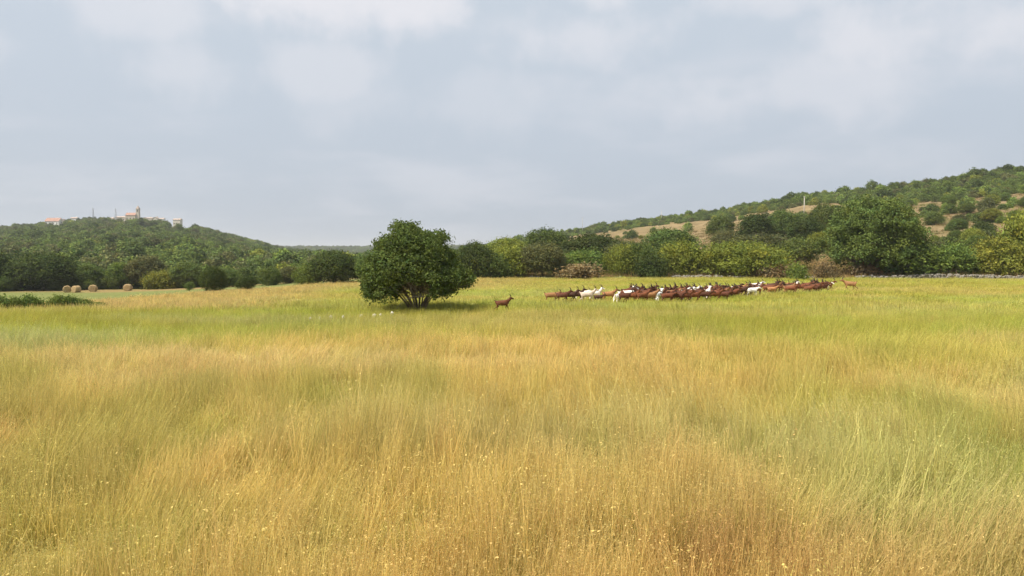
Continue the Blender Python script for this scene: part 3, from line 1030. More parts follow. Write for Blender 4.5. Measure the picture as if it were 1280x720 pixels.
# ---- bushes spread over the right hill, one by one
def hillside():
    r = np.random.default_rng(31)
    done, tries = 0, 0
    spots = []
    while tries < 950:
        tries += 1
        px = r.uniform(585, 1340)
        u = (px - 640) / FPX
        yr = float(np.interp(u, PXU(R_PX), R_YR))
        t = r.uniform(0.03, 0.62) ** 1.15
        y = 112 + t * (yr - 112)
        x = u * y
        if 940 < px < 1046 and t < 0.13:
            continue
        n = float(fbm(x / 24.0, y / 24.0, 301, 3))
        dens = 0.55 * float(sm((0.15 - t) / 0.10)) + 0.10 + 1.2 * max(0.0, n - 0.55) + 0.40 * float(sm((px - 1130) / 80))
        if px < 700:
            dens += 0.35
        if r.uniform() > dens:
            continue
        big = r.uniform() < 0.16 + 0.5 * float(sm((0.15 - t) / 0.10)) + 0.35 * float(sm((px - 1130) / 80))
        w = r.uniform(3.0, 5.5) if big else r.uniform(0.9, 2.4)
        if big and 700 < px < 1040 and t > 0.10:
            big, w = False, r.uniform(0.8, 2.2)
        if any((x - a) ** 2 + (y - b) ** 2 < (0.42 * (w + c)) ** 2 for a, b, c in spots):
            continue
        spots.append((x, y, w))
        key = rr_.choice(['bush', 'bush2', 'broad', 'dense', 'scrub']) if big else rr_.choice(['scrub', 'scrub', 'low', 'bush2'])
        g = rr_.choice([G_MID, G_MID, G_BRI, G_DARK, G_OLI, G_YEL])
        h = w * r.uniform(0.55, 0.9)
        cl = KINDWORD[g]
        if big:
            put_tree('hillside_bush', key, x, y, w, h, g, 'large %s bush growing on the dry right hand hillside' % cl, 'bush', 'large %s bushes on the hillside' % cl)
        else:
            put_tree('hillside_shrub', key, x, y, w, h, g, 'small %s shrub dotting the dry hillside grass' % cl, 'shrub', 'small %s shrubs on the hillside' % cl, trunk=False)
        done += 1


hillside()

# ---- woods that read as one mass
def wood_protos():
    out = []
    for k in range(5):
        L = gen_lobes([5.5, 6.0, 5.0, 6.5, 4.5][k], [4.6, 5.4, 5.6, 4.4, 3.4][k], 0.0, 12, 500 + k, rmin=0.18, rmax=0.3)
        out.append(crown('wood_crown', L, 1700, 0.30, 510 + k, M_LEAF_I, per_clump=9, clump_r=0.4))
    return proto_coll('wood_crown', out)


W_PROTO = wood_protos()


def wood(name, label, x, y, size, tint, seed):
    r = np.random.default_rng(seed)
    n = len(x)
    z = terrain(x, y) - 0.5
    s = size * r.uniform(0.7, 1.3, n)
    scl = np.stack([s, s, s * r.uniform(0.8, 1.2, n)], 1)
    rot = np.stack([np.zeros(n), np.zeros(n), r.uniform(0, 6.28, n)], 1)
    o = scatter(name, np.stack([x, y, z], 1), rot, scl, tint, r.integers(0, 5, n), W_PROTO)
    return tag(o, label, 'wood', kind='stuff')


def mix_tints(x, y, r, seed, base):
    n = len(x)
    k = fbm(x / 45.0, y / 45.0, seed, 3)
    pal = np.array((G_DARK, G_MID, G_BRI, G_OLI, G_YEL))
    p = np.array(base)
    idx = r.choice(5, n, p=p / p.sum())
    t = 1.22 * pal[idx] * r.uniform(0.8, 1.2, (n, 1)) * (0.75 + 0.5 * k)[:, None]
    return t


# bare cuts on the village hill, in pixels: no trees there
BARE = [(57, 84, 275.5, 287), (157, 178, 268, 280.5), (179, 200, 271, 281), (216, 230, 273, 287), (138, 160, 271, 280), (200, 208, 272, 280), (90, 100, 272.5, 280.5), (0, 9, 290, 298), (110, 137, 283.5, 291), (212, 243, 280, 290), (166, 200, 285, 289), (130, 138, 317, 320), (208, 216, 289, 292), (95, 103, 294, 297)]


def left_wood():
    r = np.random.default_rng(61)
    n = 21000
    y = np.sqrt(r.uniform(172.0 ** 2, 900.0 ** 2, n))
    u = r.uniform(PXU(-420), PXU(480), n)
    x = u * y
    edge = (u < PXU(455)) | (y > 300)
    px = 640 + u * FPX
    py = 318 - (terrain(x, y) - CAM_H) / y * FPX
    ok = edge & ~((px > 330) & (y < 175))
    for (a, b, c, d) in BARE:
        ok &= ~((px > a) & (px < b) & (py > c - 0.3) & (py < d + 0.8) & (y > 300))
    x, y, px, py = x[ok], y[ok], px[ok], py[ok]
    # keep spacing loosely even
    cell = {}
    keep = np.zeros(len(x), bool)
    for i in range(len(x)):
        kx = (int(x[i] // 3.6), int(y[i] // 3.6))
        if kx in cell:
            continue
        cell[kx] = 1
        keep[i] = True
    x, y = x[keep], y[keep]
    tint = mix_tints(x, y, r, 333, (0.26, 0.46, 0.08, 0.18, 0.02))
    crest = sm((y - 770) / 60.0)[:, None]
    tint = tint * (1 - crest) + np.array(G_DARK) * 1.05 * crest
    size = 0.80 + 0.35 * vnoise(x / 20.0, y / 20.0, 9) - 0.12 * sm((y - 350) / 200)
    wood('hill_wood', 'dense green wood covering the hill below the village', x, y, size, tint, 62)


left_wood()


def ridge_wood():
    r = np.random.default_rng(71)
    n = 16000
    u = r.uniform(PXU(470), PXU(1480), n)
    yr = np.interp(u, PXU(R_PX), R_YR)
    t = r.uniform(0.35, 1.12, n)
    y = 110 + t * (yr - 110)
    x = u * y
    nn = fbm(x / 30.0, y / 22.0, 411, 3)
    lim = 0.78 - 0.13 * sm((u - PXU(1030)) / 0.1) - 0.25 * sm((PXU(690) - u) / 0.06)
    dens = sm((t - lim) / 0.06 + (nn - 0.5) * 2.2) * 0.9
    dens = np.maximum(dens, 0.05 * (nn > 0.58))
    ok = r.uniform(0, 1, n) < dens
    x, y = x[ok], y[ok]
    cell, keep = {}, np.zeros(len(x), bool)
    for i in range(len(x)):
        kx = (int(x[i] // 2.6), int(y[i] // 2.6))
        if kx not in cell:
            cell[kx] = 1
            keep[i] = True
    x, y = x[keep], y[keep]
    tint = mix_tints(x, y, r, 433, (0.2, 0.40, 0.2, 0.14, 0.06))
    size = 0.42 + 0.34 * vnoise(x / 14.0, y / 14.0, 19) + 0.25 * (r.uniform(0, 1, len(x)) < 0.06)
    wood('ridge_scrub', 'band of green scrub along the top of the right hand hill', x, y, size, tint, 72)


ridge_wood()


def far_wood():
    r = np.random.default_rng(81)
    n = 9000
    y = np.sqrt(r.uniform(900.0 ** 2, 2350.0 ** 2, n))
    u = r.uniform(PXU(260), PXU(720), n)
    x = u * y
    tint = mix_tints(x, y, r, 533, (0.25, 0.42, 0.1, 0.2, 0.03))
    wood('distant_wood', 'hazy low wooded hills closing the valley', x, y, np.full(n, 1.25), tint, 82)
    # valley floor between the meadow trees and the hills
    n = 1500
    y = r.uniform(125, 320, n)
    u = r.uniform(PXU(372), PXU(600), n)
    x = u * y
    ok = (y > 132) & (y > 122 + 45 * (u < PXU(452)))
    x, y = x[ok], y[ok]
    tint = mix_tints(x, y, r, 543, (0.25, 0.42, 0.14, 0.16, 0.04))
    n2 = 900
    y2 = r.uniform(140, 178, n2)
    x2 = r.uniform(PXU(-300), PXU(372), n2) * y2
    x, y = np.concatenate([x, x2]), np.concatenate([y, y2])
    tint = mix_tints(x, y, r, 543, (0.25, 0.42, 0.14, 0.16, 0.04))
    wood('valley_thicket', 'green thicket filling the valley behind the dark round tree', x, y, np.full(len(x), 0.62), tint, 83)


far_wood()


# ---- dry undergrowth at the foot of the right hill
def undergrowth():
    r = np.random.default_rng(91)
    n = 5200
    x = r.uniform(-12, 105, n)
    y = wall_y(x) + 0.3 + r.uniform(0, 1, n) ** 1.6 * 34
    tint = np.array((0.40, 0.28, 0.135)) * r.uniform(0.7, 1.25, (n, 1))
    g = r.uniform(0, 1, n) < 0.3
    tint[g] = np.array((0.20, 0.21, 0.05)) * r.uniform(0.7, 1.2, (g.sum(), 1))
    n2 = 7000
    u2 = r.uniform(PXU(640), PXU(1330), n2)
    y2 = r.uniform(130, 330, n2)
    x2 = u2 * y2
    ok = (fbm(x2 / 8.0, y2 / 8.0, 777, 3) > 0.46)
    x2, y2 = x2[ok], y2[ok]
    t2 = np.array((0.33, 0.245, 0.125)) * r.uniform(0.7, 1.25, (len(x2), 1))
    g2 = r.uniform(0, 1, len(x2)) < 0.22
    t2[g2] = np.array((0.17, 0.18, 0.055)) * r.uniform(0.7, 1.2, (g2.sum(), 1))
    x, y, tint = np.concatenate([x, x2]), np.concatenate([y, y2]), np.concatenate([tint, t2])
    n = len(x)
    s = r.uniform(1.0, 2.0, n)
    o = scatter('dry_undergrowth', np.stack([x, y, terrain(x, y)], 1), np.stack([0 * x, 0 * x, r.uniform(0, 6, n)], 1),
                np.stack([s, s, s * r.uniform(0.7, 1.3, n)], 1), tint, r.integers(0, 4, n), T_FAR)
    tag(o, 'dry tan grass and weeds under the bushes and over the hillside', 'undergrowth', kind='stuff')


undergrowth()

# ------------------------------------------------------------------ stones
def rock_geo(r, size, V, F, at):
    bm = bmesh.new()
    bmesh.ops.create_icosphere(bm, subdivisions=1, radius=1.0)
    s = np.array(size) * r.uniform(0.8, 1.2, 3)
    a = r.uniform(0, 6.28)
    i0 = len(V)
    for v in bm.verts:
        p = np.array(v.co) * r.uniform(0.82, 1.1)
        p = np.sign(p) * np.abs(p) ** 0.75 * s
        V.append((at[0] + p[0] * math.cos(a) - p[1] * math.sin(a), at[1] + p[0] * math.sin(a) + p[1] * math.cos(a), at[2] + p[2]))
    for f in bm.faces:
        F.append(tuple(i0 + v.index for v in f.verts))
    bm.free()


def stone_wall():
    r = np.random.default_rng(17)
    root = bpy.data.objects.new('dry_stone_wall', None)
    root.location = (40, float(wall_y(40)), 0)
    COL.objects.link(root)
    tag(root, 'low tumbled dry stone wall of grey limestone along the field edge', 'wall')
    V, F = [], []
    x = -2.0
    while x < 112:
        h = 0.05 + 0.42 * float(fbm(x / 6.0, 0.3, 601, 3)) + 0.35 * math.exp(-((x - 63) / 7.0) ** 2) + 0.25 * math.exp(-((x - 80) / 9.0) ** 2)
        if float(fbm(x / 4.0, 7.3, 611, 2)) < 0.43:
            x += 0.5
            continue
        yb = float(wall_y(x))
        z = 0.0
        while z < h:
            s = r.uniform(0.11, 0.24)
            for d in (-0.22, 0.15):
                px_, py_ = x + r.normal(0, 0.12), yb + d + r.normal(0, 0.1) - 0.15 * (z < 0.2)
                rock_geo(r, (s * 1.35, s, s * 0.75), V, F, (px_ - 40, py_ - root.location[1], gz(px_, py_) + z + s * 0.5))
            z += s * 1.15
        x += r.uniform(0.22, 0.42)
    me = mesh_np('stones', V, F, M_STONE)
    o = link('stones', me, root)
    tag(o, kind='stuff')


stone_wall()


def field_stones():
    r = np.random.default_rng(23)
    txt = {388: 'bright white stone farthest from the lone tree in the row of field stones', 490: 'tallest white stone, the one closest to the lone tree'}
    for (px, py, w, h) in ((388, 400.5, 5, 4), (400, 400, 3, 2), (413.5, 398.5, 4, 3), (429, 398, 4, 2.2), (452, 396.5, 6, 3), (468, 396, 5, 2.4), (476, 396.5, 4, 2.4), (490, 394.5, 5.5, 5)):
        x, y = hit(px, py + 3)
        k = y / FPX
        V, F = [], []
        rock_geo(r, (w * k * 0.5, w * k * 0.45, (h * k * 0.4 + 0.12)), V, F, (0, 0, 0.16))
        o = link('field_stone', mesh_np('field_stone', V, F, M_STONE_W), None, (x, y, gz(x, y)))
        tag(o, txt.get(px, 'pale stone in the row lying in the grass beside the lone tree'), 'stone', 'row of pale stones in the grass')


field_stones()

# ------------------------------------------------------------------ hay bales
def bale_mesh(seed):
    r = np.random.default_rng(seed)
    R, Wd = 0.72, 1.2
    prof = [(0.0, -Wd / 2 + 0.02), (0.25, -Wd / 2 - 0.01), (0.5, -Wd / 2 + 0.015), (0.64, -Wd / 2), (R, -Wd / 2 + 0.08), (R * 1.02, -Wd / 4), (R * 1.02, 0.0), (R * 1.02, Wd / 4),
            (R, Wd / 2 - 0.08), (0.64, Wd / 2), (0.5, Wd / 2 - 0.015), (0.25, Wd / 2 + 0.01), (0.0, Wd / 2 - 0.02)]
    n, V, F = 26, [], []
    for (rad, yy) in prof:
        for j in range(n):
            t = 2 * math.pi * j / n
            q = rad * (1 + r.normal(0, 0.018))
            zz = math.sin(t) * q
            if zz < -R * 0.86:
                zz = -R * 0.86 + (zz + R * 0.86) * 0.2
            V.append((math.cos(t) * q, yy + r.normal(0, 0.012), zz + R * 0.9))
    for k in range(len(prof) - 1):
        for j in range(n):
            a, b = k * n + j, k * n + (j + 1) % n
            F.append((a, b, b + n, a + n))
    return mesh_np('bale', V, F, M_HAY, True)


for k, (px, py, rz, lab) in enumerate(((84, 365.5, 0.5, 'round hay bale at the outer end of the row on the meadow'), (95.5, 365.5, -0.4, 'round hay bale second in the row, beside the outermost one'),
                                       (116.5, 364.5, 0.25, 'round hay bale between the pair and the solitary bale'), (160, 363.5, 0.1, 'solitary round hay bale showing its rolled face'))):
    x, y = hit(px, py)
    o = link('hay_bale', bale_mesh(40 + k), None, (x, y, gz(x, y) - 0.03))
    o.rotation_euler = (0, 0, rz)
    s = 9.0 * y / FPX / 1.44
    o.scale = (s, s, s)
    tag(o, lab, 'hay bale', 'hay bales on the meadow')

# ------------------------------------------------------------------ poles and masts
def wooden_pole(px, ytop, ybase, lab, cross=False, y=None):
    x, yy = hit(px, ybase) if y is None else at_depth(px, y)
    h = (ybase - ytop) * yy / FPX
    root = bpy.data.objects.new('utility_pole', None)
    root.location = (x, yy, gz(x, yy))
    COL.objects.link(root)
    tag(root, lab, 'pole', 'utility poles on the hills')
    T = Tubes()
    T.tube([(0, 0, -0.5), (0, 0, h * 0.5), (0, 0, h)], [0.17, 0.15, 0.12], 8)
    link('post', T.mesh('post', M_POLE), root)
    T = Tubes()
    wv = 0.9 if cross else 0.35
    T.tube([(-wv, -0.14, h - 0.3), (wv, -0.14, h - 0.3)], [0.06, 0.06], 5)
    link('crossarm', T.mesh('crossarm', M_POLE), root)
    for s in (-0.85, 0.0, 0.85):
        T = Tubes()
        T.tube([(s * wv, -0.14, h - 0.26), (s * wv, -0.14, h - 0.12), (s * wv, -0.14, h + 0.0)], [0.03, 0.05, 0.03], 6)
        link('insulator', T.mesh('insulator', M_STEEL), root)


wooden_pole(1005, 246, 272.5, 'tall pale pole among the leafy trees of the right slope')
wooden_pole(827, 263, 277, 'pale pole at the top of the bare dry slope')
wooden_pole(728, 272, 290.5, 'pole with a wide crossarm beside the bare slope', True)
wooden_pole(671, 275, 290, 'thin pole rising behind the round headed tree on the skyline')
wooden_pole(118, 304.5, 316, 'pale pole standing in the wood below the village')
wooden_pole(579, 298, 308, 'small pole on the skyline above the lone field tree')


def lattice_mast(px, ytop, lab, w0, w1, drums, depth=842.0):
    x, y = at_depth(px, depth)
    z = gz(x, y)
    zt = CAM_H + (318 - ytop) / FPX * y
    h = zt - z
    root = bpy.data.objects.new('antenna_mast', None)
    root.location = (x, y, z)
    COL.objects.link(root)
    tag(root, lab, 'mast')
    for sx, sy in ((-1, -1), (1, -1), (1, 1), (-1, 1)):
        T = Tubes()
        T.tube([(sx * w0, sy * w0, -0.5), (sx * w1, sy * w1, h)], [0.16, 0.12], 5)
        link('leg', T.mesh('leg', M_STEEL), root)
    T = Tubes()
    nb = int(h / 1.6)
    for k in range(nb):
        a, b = k / nb, (k + 1) / nb
        wa, wb = w0 + (w1 - w0) * a, w0 + (w1 - w0) * b
        for (p, q) in (((-1, -1), (1, -1)), ((1, -1), (1, 1)), ((1, 1), (-1, 1)), ((-1, 1), (-1, -1))):
            T.tube([(p[0] * wa, p[1] * wa, a * h), (q[0] * wb, q[1] * wb, b * h)], [0.06, 0.06], 4)
            T.tube([(p[0] * wb, p[1] * wb, b * h), (q[0] * wb, q[1] * wb, b * h)], [0.05, 0.05], 4)
    link('bracing', T.mesh('bracing', M_STEEL), root)
    for k in range(drums):
        T = Tubes()
        zz = h * (0.96 - 0.10 * k)
        T.tube([(0, -w1 - 0.5, zz - 0.9), (0, -w1 - 0.55, zz + 0.9)], [0.35, 0.35], 8)
        link('antenna', T.mesh('antenna', M_STEEL), root)
    T = Tubes()
    T.tube([(0, 0, h - 0.2), (0, 0, h + 1.6)], [0.06, 0.03], 5)
    link('rod', T.mesh('rod', M_STEEL), root)


lattice_mast(118.5, 260.5, 'slim antenna mast with drums on the village hill, away from the church', 0.7, 0.35, 3)
lattice_mast(146.5, 261, 'bluish steel lattice mast on the village hill beside the church', 1.0, 0.55, 2)

# ------------------------------------------------------------------ village on the hill
def box_mesh(name, x0, x1, y0, y1, z0, z1, mat):
    V = [(x, y, z) for z in (z0, z1) for y in (y0, y1) for x in (x0, x1)]
    F = [(0, 1, 3, 2)[::-1], (4, 5, 7, 6), (0, 1, 5, 4), (2, 3, 7, 6)[::-1], (0, 2, 6, 4)[::-1], (1, 3, 7, 5)]
    return mesh_np(name, V, F, mat)


def house(name, px0, px1, ytop, ywall, ybase, lab, wall_m, roof_m, depth=846.0, gable_x=False, nwin=3, deep=8.0, cat='house', rz=0.0, chimney=True):
    cx = (px0 + px1) / 2
    x, y = at_depth(cx, depth)
    z = gz(x, y)
    k = y / FPX
    W = (px1 - px0) * k
    hw = max(2.4, CAM_H + (318 - ywall) * k - z)
    hr = max(0.8, (ywall - ytop) * k)
    root = bpy.data.objects.new(name, None)
    root.location = (x, y, z)
    root.rotation_euler = (0, 0, rz)
    COL.objects.link(root)
    tag(root, lab, cat)
    a, b = W / 2, deep / 2
    if gable_x:      # the gable faces the viewer
        V = [(-a, -b, -1), (a, -b, -1), (a, b, -1), (-a, b, -1), (-a, -b, hw), (a, -b, hw), (a, b, hw), (-a, b, hw), (0, -b, hw + hr), (0, b, hw + hr)]
        F = [(0, 1, 5, 8, 4), (2, 3, 7, 9, 6), (1, 2, 6, 5), (3, 0, 4, 7)]
        e = 0.35
        sl = hr / a
        R = [(-a - e, -b - e, hw - e * sl + 0.05), (0, -b - e, hw + hr + 0.05), (a + e, -b - e, hw - e * sl + 0.05), (-a - e, b + e, hw - e * sl + 0.05), (0, b + e, hw + hr + 0.05), (a + e, b + e, hw - e * sl + 0.05)]
        RF = [(0, 1, 4, 3), (1, 2, 5, 4)]
    else:
        V = [(-a, -b, -1), (a, -b, -1), (a, b, -1), (-a, b, -1), (-a, -b, hw), (a, -b, hw), (a, b, hw), (-a, b, hw), (-a, 0, hw + hr), (a, 0, hw + hr)]
        F = [(0, 1, 5, 4), (2, 3, 7, 6), (1, 2, 6, 9, 5), (3, 0, 4, 8, 7)]
        e = 0.35
        sl = hr / b
        R = [(-a - e, -b - e, hw - e * sl + 0.05), (a + e, -b - e, hw - e * sl + 0.05), (a + e, 0, hw + hr + 0.05), (-a - e, 0, hw + hr + 0.05), (-a - e, b + e, hw - e * sl + 0.05), (a + e, b + e, hw - e * sl + 0.05)]
        RF = [(0, 1, 2, 3), (3, 2, 5, 4)]
    link('wall', mesh_np('wall', V, F, wall_m), root)
    n0 = len(R)
    R2 = R + [(p[0], p[1], p[2] + 0.18) for p in R]
    RF2 = [tuple(reversed(f)) for f in RF] + [tuple(i + n0 for i in f) for f in RF]
    rim = [(0, 1, 2, 5, 4, 3)] if gable_x else [(0, 1, 2, 5, 4, 3)]
    for f in rim:
        for i in range(6):
            p, q = f[i], f[(i + 1) % 6]
            RF2.append((p, q, q + n0, p + n0))
    ro = link('roof', mesh_np('roof', R2, RF2, roof_m), root)
    if chimney:
        link('chimney', box_mesh('chimney', a * 0.4, a * 0.4 + 0.7, 0.3, 1.0, hw + hr * 0.4, hw + hr + 0.9, wall_m), ro)
    for i in range(nwin):
        wx = -a + (i + 0.5) * W / nwin
        w = link('window', box_mesh('window', wx - 0.5, wx + 0.5, -b - 0.05, -b + 0.1, hw * 0.42, hw * 0.42 + 1.3, M_GLASS), root)
        link('sill', box_mesh('sill', wx - 0.62, wx + 0.62, -b - 0.16, -b + 0.05, hw * 0.42 - 0.14, hw * 0.42 - 0.003, M_STONEWALL), w)
    if nwin:
        link('door', box_mesh('door', -0.5 + a * 0.15, 0.5 + a * 0.15, -b - 0.06, -b + 0.1, 0, min(2.1, hw * 0.4), M_SHUTTER), root)
    return root, W, hw, hr


house('white_house', 61, 78, 272.8, 276.8, 281, 'white house with a red tiled roof on the village hill', M_PLASTER_W, M_ROOF, 835.0, False, 4, 9.0)
house('gable_house', 79.3, 82.8, 274.2, 276.4, 280, 'narrow gabled house right beside the white red roofed house', M_PLASTER_C, M_ROOF_P, 838.0, True, 1, 6.0, chimney=False)
house('village_house', 139, 144, 272.4, 273.6, 277, 'small pale house beside the lattice mast', M_PLASTER_C, M_ROOF_P, 848.0, False, 2, 6.0)
house('long_house', 147.5, 159, 270.9, 272.0, 275, 'long low pale house between the mast and the church', M_PLASTER_C, M_ROOF_P, 850.0, False, 4, 6.0)
house('village_house', 180.5, 193, 272.2, 273.3, 277, 'long low cream house right after the church', M_PLASTER_C, M_ROOF_P, 850.0, False, 4, 6.0)
house('village_house', 194.5, 199, 271.6, 273.0, 277, 'short cream house next to the long low cream house', M_PLASTER_C, M_ROOF_P, 850.0, True, 1, 6.0)
house('village_house', 219, 228, 273.6, 275.0, 279, 'pale flat looking house above the bare cut of the hill', M_PLASTER_C, M_ROOF_P, 846.0, False, 3, 6.0)
house('village_house', 201.5, 207, 272.9, 274.0, 277, 'small cream house between the church and the bare cut', M_PLASTER_W, M_ROOF_P, 850.0, False, 2, 5.0)
house('white_house', 92, 99, 272.0, 273.2, 276, 'half hidden white house among trees near the slim mast', M_PLASTER_W, M_ROOF_P, 850.0, False, 2, 6.0)

ch, W, hw, hr = house('church', 160.5, 172.5, 266.4, 269.3, 274, 'stone church with red roof and tall bell tower on the hilltop', M_STONEWALL, M_ROOF, 846.0, False, 3, 7.0, 'church', 0.0, False)
tx = W / 2 + 1.75
top = CAM_H + (318 - 261.6) * 846 / FPX - ch.location.z
tw = link('bell_tower', box_mesh('bell_tower', tx - 1.7, tx + 1.7, -1.7, 1.7, -1, top, M_STONEWALL), ch)
link('cornice', box_mesh('cornice', tx - 1.95, tx + 1.95, -1.95, 1.95, top, top + 0.4, M_STONEWALL), tw)
sp = mesh_np('spire', [(tx - 1.8, -1.8, top + 0.4), (tx + 1.8, -1.8, top + 0.4), (tx + 1.8, 1.8, top + 0.4), (tx - 1.8, 1.8, top + 0.4), (tx, 0, top + 4.2)],
             [(0, 1, 4), (1, 2, 4), (2, 3, 4), (3, 0, 4)], M_ROOF_P)
link('spire', sp, tw)
link('bell_opening', box_mesh('bell_opening', tx - 0.55, tx + 0.55, -1.76, -1.5, top - 3.2, top - 1.0, M_GLASS), tw)
T = Tubes()
T.tube([(tx, 0, top + 4.0), (tx, 0, top + 5.4)], [0.08, 0.06], 5)
T.tube([(tx - 0.4, 0, top + 4.9), (tx + 0.4, 0, top + 4.9)], [0.06, 0.06], 5)
link('cross', T.mesh('cross', M_STEEL), tw)

# ------------------------------------------------------------------ goats
def mat_goat():
    m, n, l = new_mat('goat_coat')
    oi = n.new('ShaderNodeObjectInfo')
    tc = n.new('ShaderNodeTexCoord')
    sp_ = n.new('ShaderNodeSeparateXYZ')
    l.new(tc.outputs['Object'], sp_.inputs[0])
    nz = n.new('ShaderNodeTexNoise')
    nz.inputs['Scale'].default_value = 7.0
    nz.inputs['Detail'].default_value = 4
    l.new(tc.outputs['Object'], nz.inputs['Vector'])
    mr = n.new('ShaderNodeMapRange')
    mr.inputs[1].default_value, mr.inputs[2].default_value = 0.3, 0.7
    mr.inputs[3].default_value, mr.inputs[4].default_value = 0.75, 1.25
    l.new(nz.outputs[0], mr.inputs[0])
    c = mixc(n, l, 1.0, oi.outputs['Color'], mr.outputs[0], 'MULTIPLY')
    # darker lower legs and a dark line down the back belong to the coat; object alpha says how much
    leg = n.new('ShaderNodeMapRange')
    leg.inputs[1].default_value, leg.inputs[2].default_value = 0.34, 0.24
    l.new(sp_.outputs[2], leg.inputs[0])
    ay = mth(n, l, 'ABSOLUTE', sp_.outputs[1])
    st = n.new('ShaderNodeMapRange')
    st.inputs[1].default_value, st.inputs[2].default_value = 0.045, 0.015
    l.new(ay, st.inputs[0])
    hi = n.new('ShaderNodeMapRange')
    hi.inputs[1].default_value, hi.inputs[2].default_value = 0.72, 0.78
    l.new(sp_.outputs[2], hi.inputs[0])
    d = mth(n, l, 'MAXIMUM', leg.outputs[0], mth(n, l, 'MULTIPLY', st.outputs[0], hi.outputs[0]))
    d = mth(n, l, 'MULTIPLY', d, oi.outputs['Alpha'])
    c = mixc(n, l, d, c, (0.03, 0.02, 0.015))
    p = n.new('ShaderNodeBsdfPrincipled')
    p.inputs['Roughness'].default_value = 0.75
    p.inputs['Specular IOR Level'].default_value = 0.2
    l.new(c, p.inputs['Base Color'])
    o = n.new('ShaderNodeOutputMaterial')
    l.new(p.outputs[0], o.inputs[0])
    return m


M_GOAT = mat_goat()
M_HORN = mat_plain('horn', (0.07, 0.055, 0.045), 0.6, 0.3, 20.0)
M_EYE = mat_plain('eye', (0.02, 0.015, 0.01), 0.2, 0.1, 20.0)


def goat_mesh(name, head=(0.60, 1.02), nose=(0.80, 0.95), fl=(0.10, -0.12), hl=(-0.10, 0.12), turn=0.0):
    """one continuous skin: trunk, neck, head, ears, legs and tail.  +X is forward"""
    verts, edges, rad = [], [], []

    def v(p, r, parent=None):
        verts.append(p)
        rad.append(r if isinstance(r, tuple) else (r, r))
        if parent is not None:
            edges.append((parent, len(verts) - 1))
        return len(verts) - 1
    pel = v((-0.36, 0, 0.66), (0.14, 0.15))
    bel = v((-0.10, 0, 0.62), (0.20, 0.21), pel)
    rib = v((0.12, 0, 0.63), (0.18, 0.20), bel)
    che = v((0.32, 0, 0.66), (0.12, 0.155), rib)
    hx, hz = head
    n1 = v((0.42 + 0.2 * (hx - 0.6), turn * 0.25, 0.66 + (hz - 0.66) * 0.42), (0.092, 0.115), che)
    n2 = v((0.38 + (hx - 0.38) * 0.74, turn * 0.7, 0.66 + (hz - 0.66) * 0.8), (0.068, 0.082), n1)
    he = v((hx, turn, hz), (0.070, 0.080), n2)
    mu = v((hx + (nose[0] - hx) * 0.55, turn * 1.25, hz + (nose[1] - hz) * 0.6), (0.048, 0.058), he)
    v((nose[0], turn * 1.5, nose[1]), (0.034, 0.038), mu)
    for s in (-1, 1):
        e1 = v((hx - 0.03, turn + s * 0.075, hz + 0.03), (0.018, 0.022), he)
        v((hx - 0.07, turn + s * 0.17, hz + 0.015), (0.008, 0.022), e1)
    t1 = v((-0.49, 0, 0.75), 0.035, pel)
    v((-0.54, 0, 0.84), 0.018, t1)
    for k, s in enumerate((-1, 1)):
        f = fl[k]
        a = v((0.30, s * 0.095, 0.50), (0.05, 0.07), che)
        b = v((0.31 + f * 0.45, s * 0.095, 0.33), (0.03, 0.034), a)
        c = v((0.29 + f * 1.0 - 0.04, s * 0.09, 0.12 + abs(f) * 0.15), (0.02, 0.022), b)
        v((0.30 + f * 1.15, s * 0.09, 0.02 + max(0, -f) * 0.25), (0.028, 0.03), c)
        h = hl[k]
        a = v((-0.35, s * 0.10, 0.52), (0.075, 0.10), pel)
        b = v((-0.30 + h * 0.4, s * 0.105, 0.40), (0.045, 0.055), a)
        c = v((-0.45 + h * 0.8, s * 0.10, 0.27), (0.026, 0.03), b)
        d = v((-0.43 + h * 1.15, s * 0.10, 0.10 + abs(h) * 0.1), (0.02, 0.022), c)
        v((-0.40 + h * 1.25, s * 0.10, 0.02 + max(0, -h) * 0.15), (0.028, 0.03), d)
    me = bpy.data.meshes.new('tmp')
    me.from_pydata(verts, edges, [])
    ob = bpy.data.objects.new('tmp', me)
    COL.objects.link(ob)
    ob.modifiers.new('skin', 'SKIN').use_smooth_shade = True
    if not me.skin_vertices:
        bm = bmesh.new()
        bm.from_mesh(me)
        bm.verts.layers.skin.verify()
        bm.to_mesh(me)
        bm.free()
    for i, sv in enumerate(me.skin_vertices[0].data):
        sv.radius = rad[i]
        sv.use_root = (i == 0)
    ss = ob.modifiers.new('sub', 'SUBSURF')
    ss.levels = ss.render_levels = 1
    dg = bpy.context.evaluated_depsgraph_get()
    dg.update()
    out = bpy.data.meshes.new_from_object(ob.evaluated_get(dg), depsgraph=dg)
    out.name = name
    out.materials.clear()
    out.materials.append(M_GOAT)
    bpy.data.objects.remove(ob)
    bpy.data.meshes.remove(me)
    return out


def horn_mesh(s, hx, hz, turn, big=1.0):
    T = Tubes()
    pts = [(hx - 0.0, turn + s * 0.03, hz + 0.05), (hx - 0.03, turn + s * 0.05, hz + 0.05 + 0.12 * big), (hx - 0.10 * big, turn + s * 0.08, hz + 0.05 + 0.22 * big), (hx - 0.21 * big, turn + s * 0.12, hz + 0.05 + 0.27 * big)]
    T.tube(pts, [0.026, 0.023, 0.016, 0.006], 6)
    return T.mesh('horn', M_HORN)


def eye_mesh(s, hx, hz, nose, turn):
    V, F = [], []
    rock_geo(np.random.default_rng(2), (0.014, 0.01, 0.014), V, F, (hx + (nose[0] - hx) * 0.2, turn * 1.08 + s * 0.056, hz + 0.012))
    return mesh_np('eye', V, F, M_EYE, True)


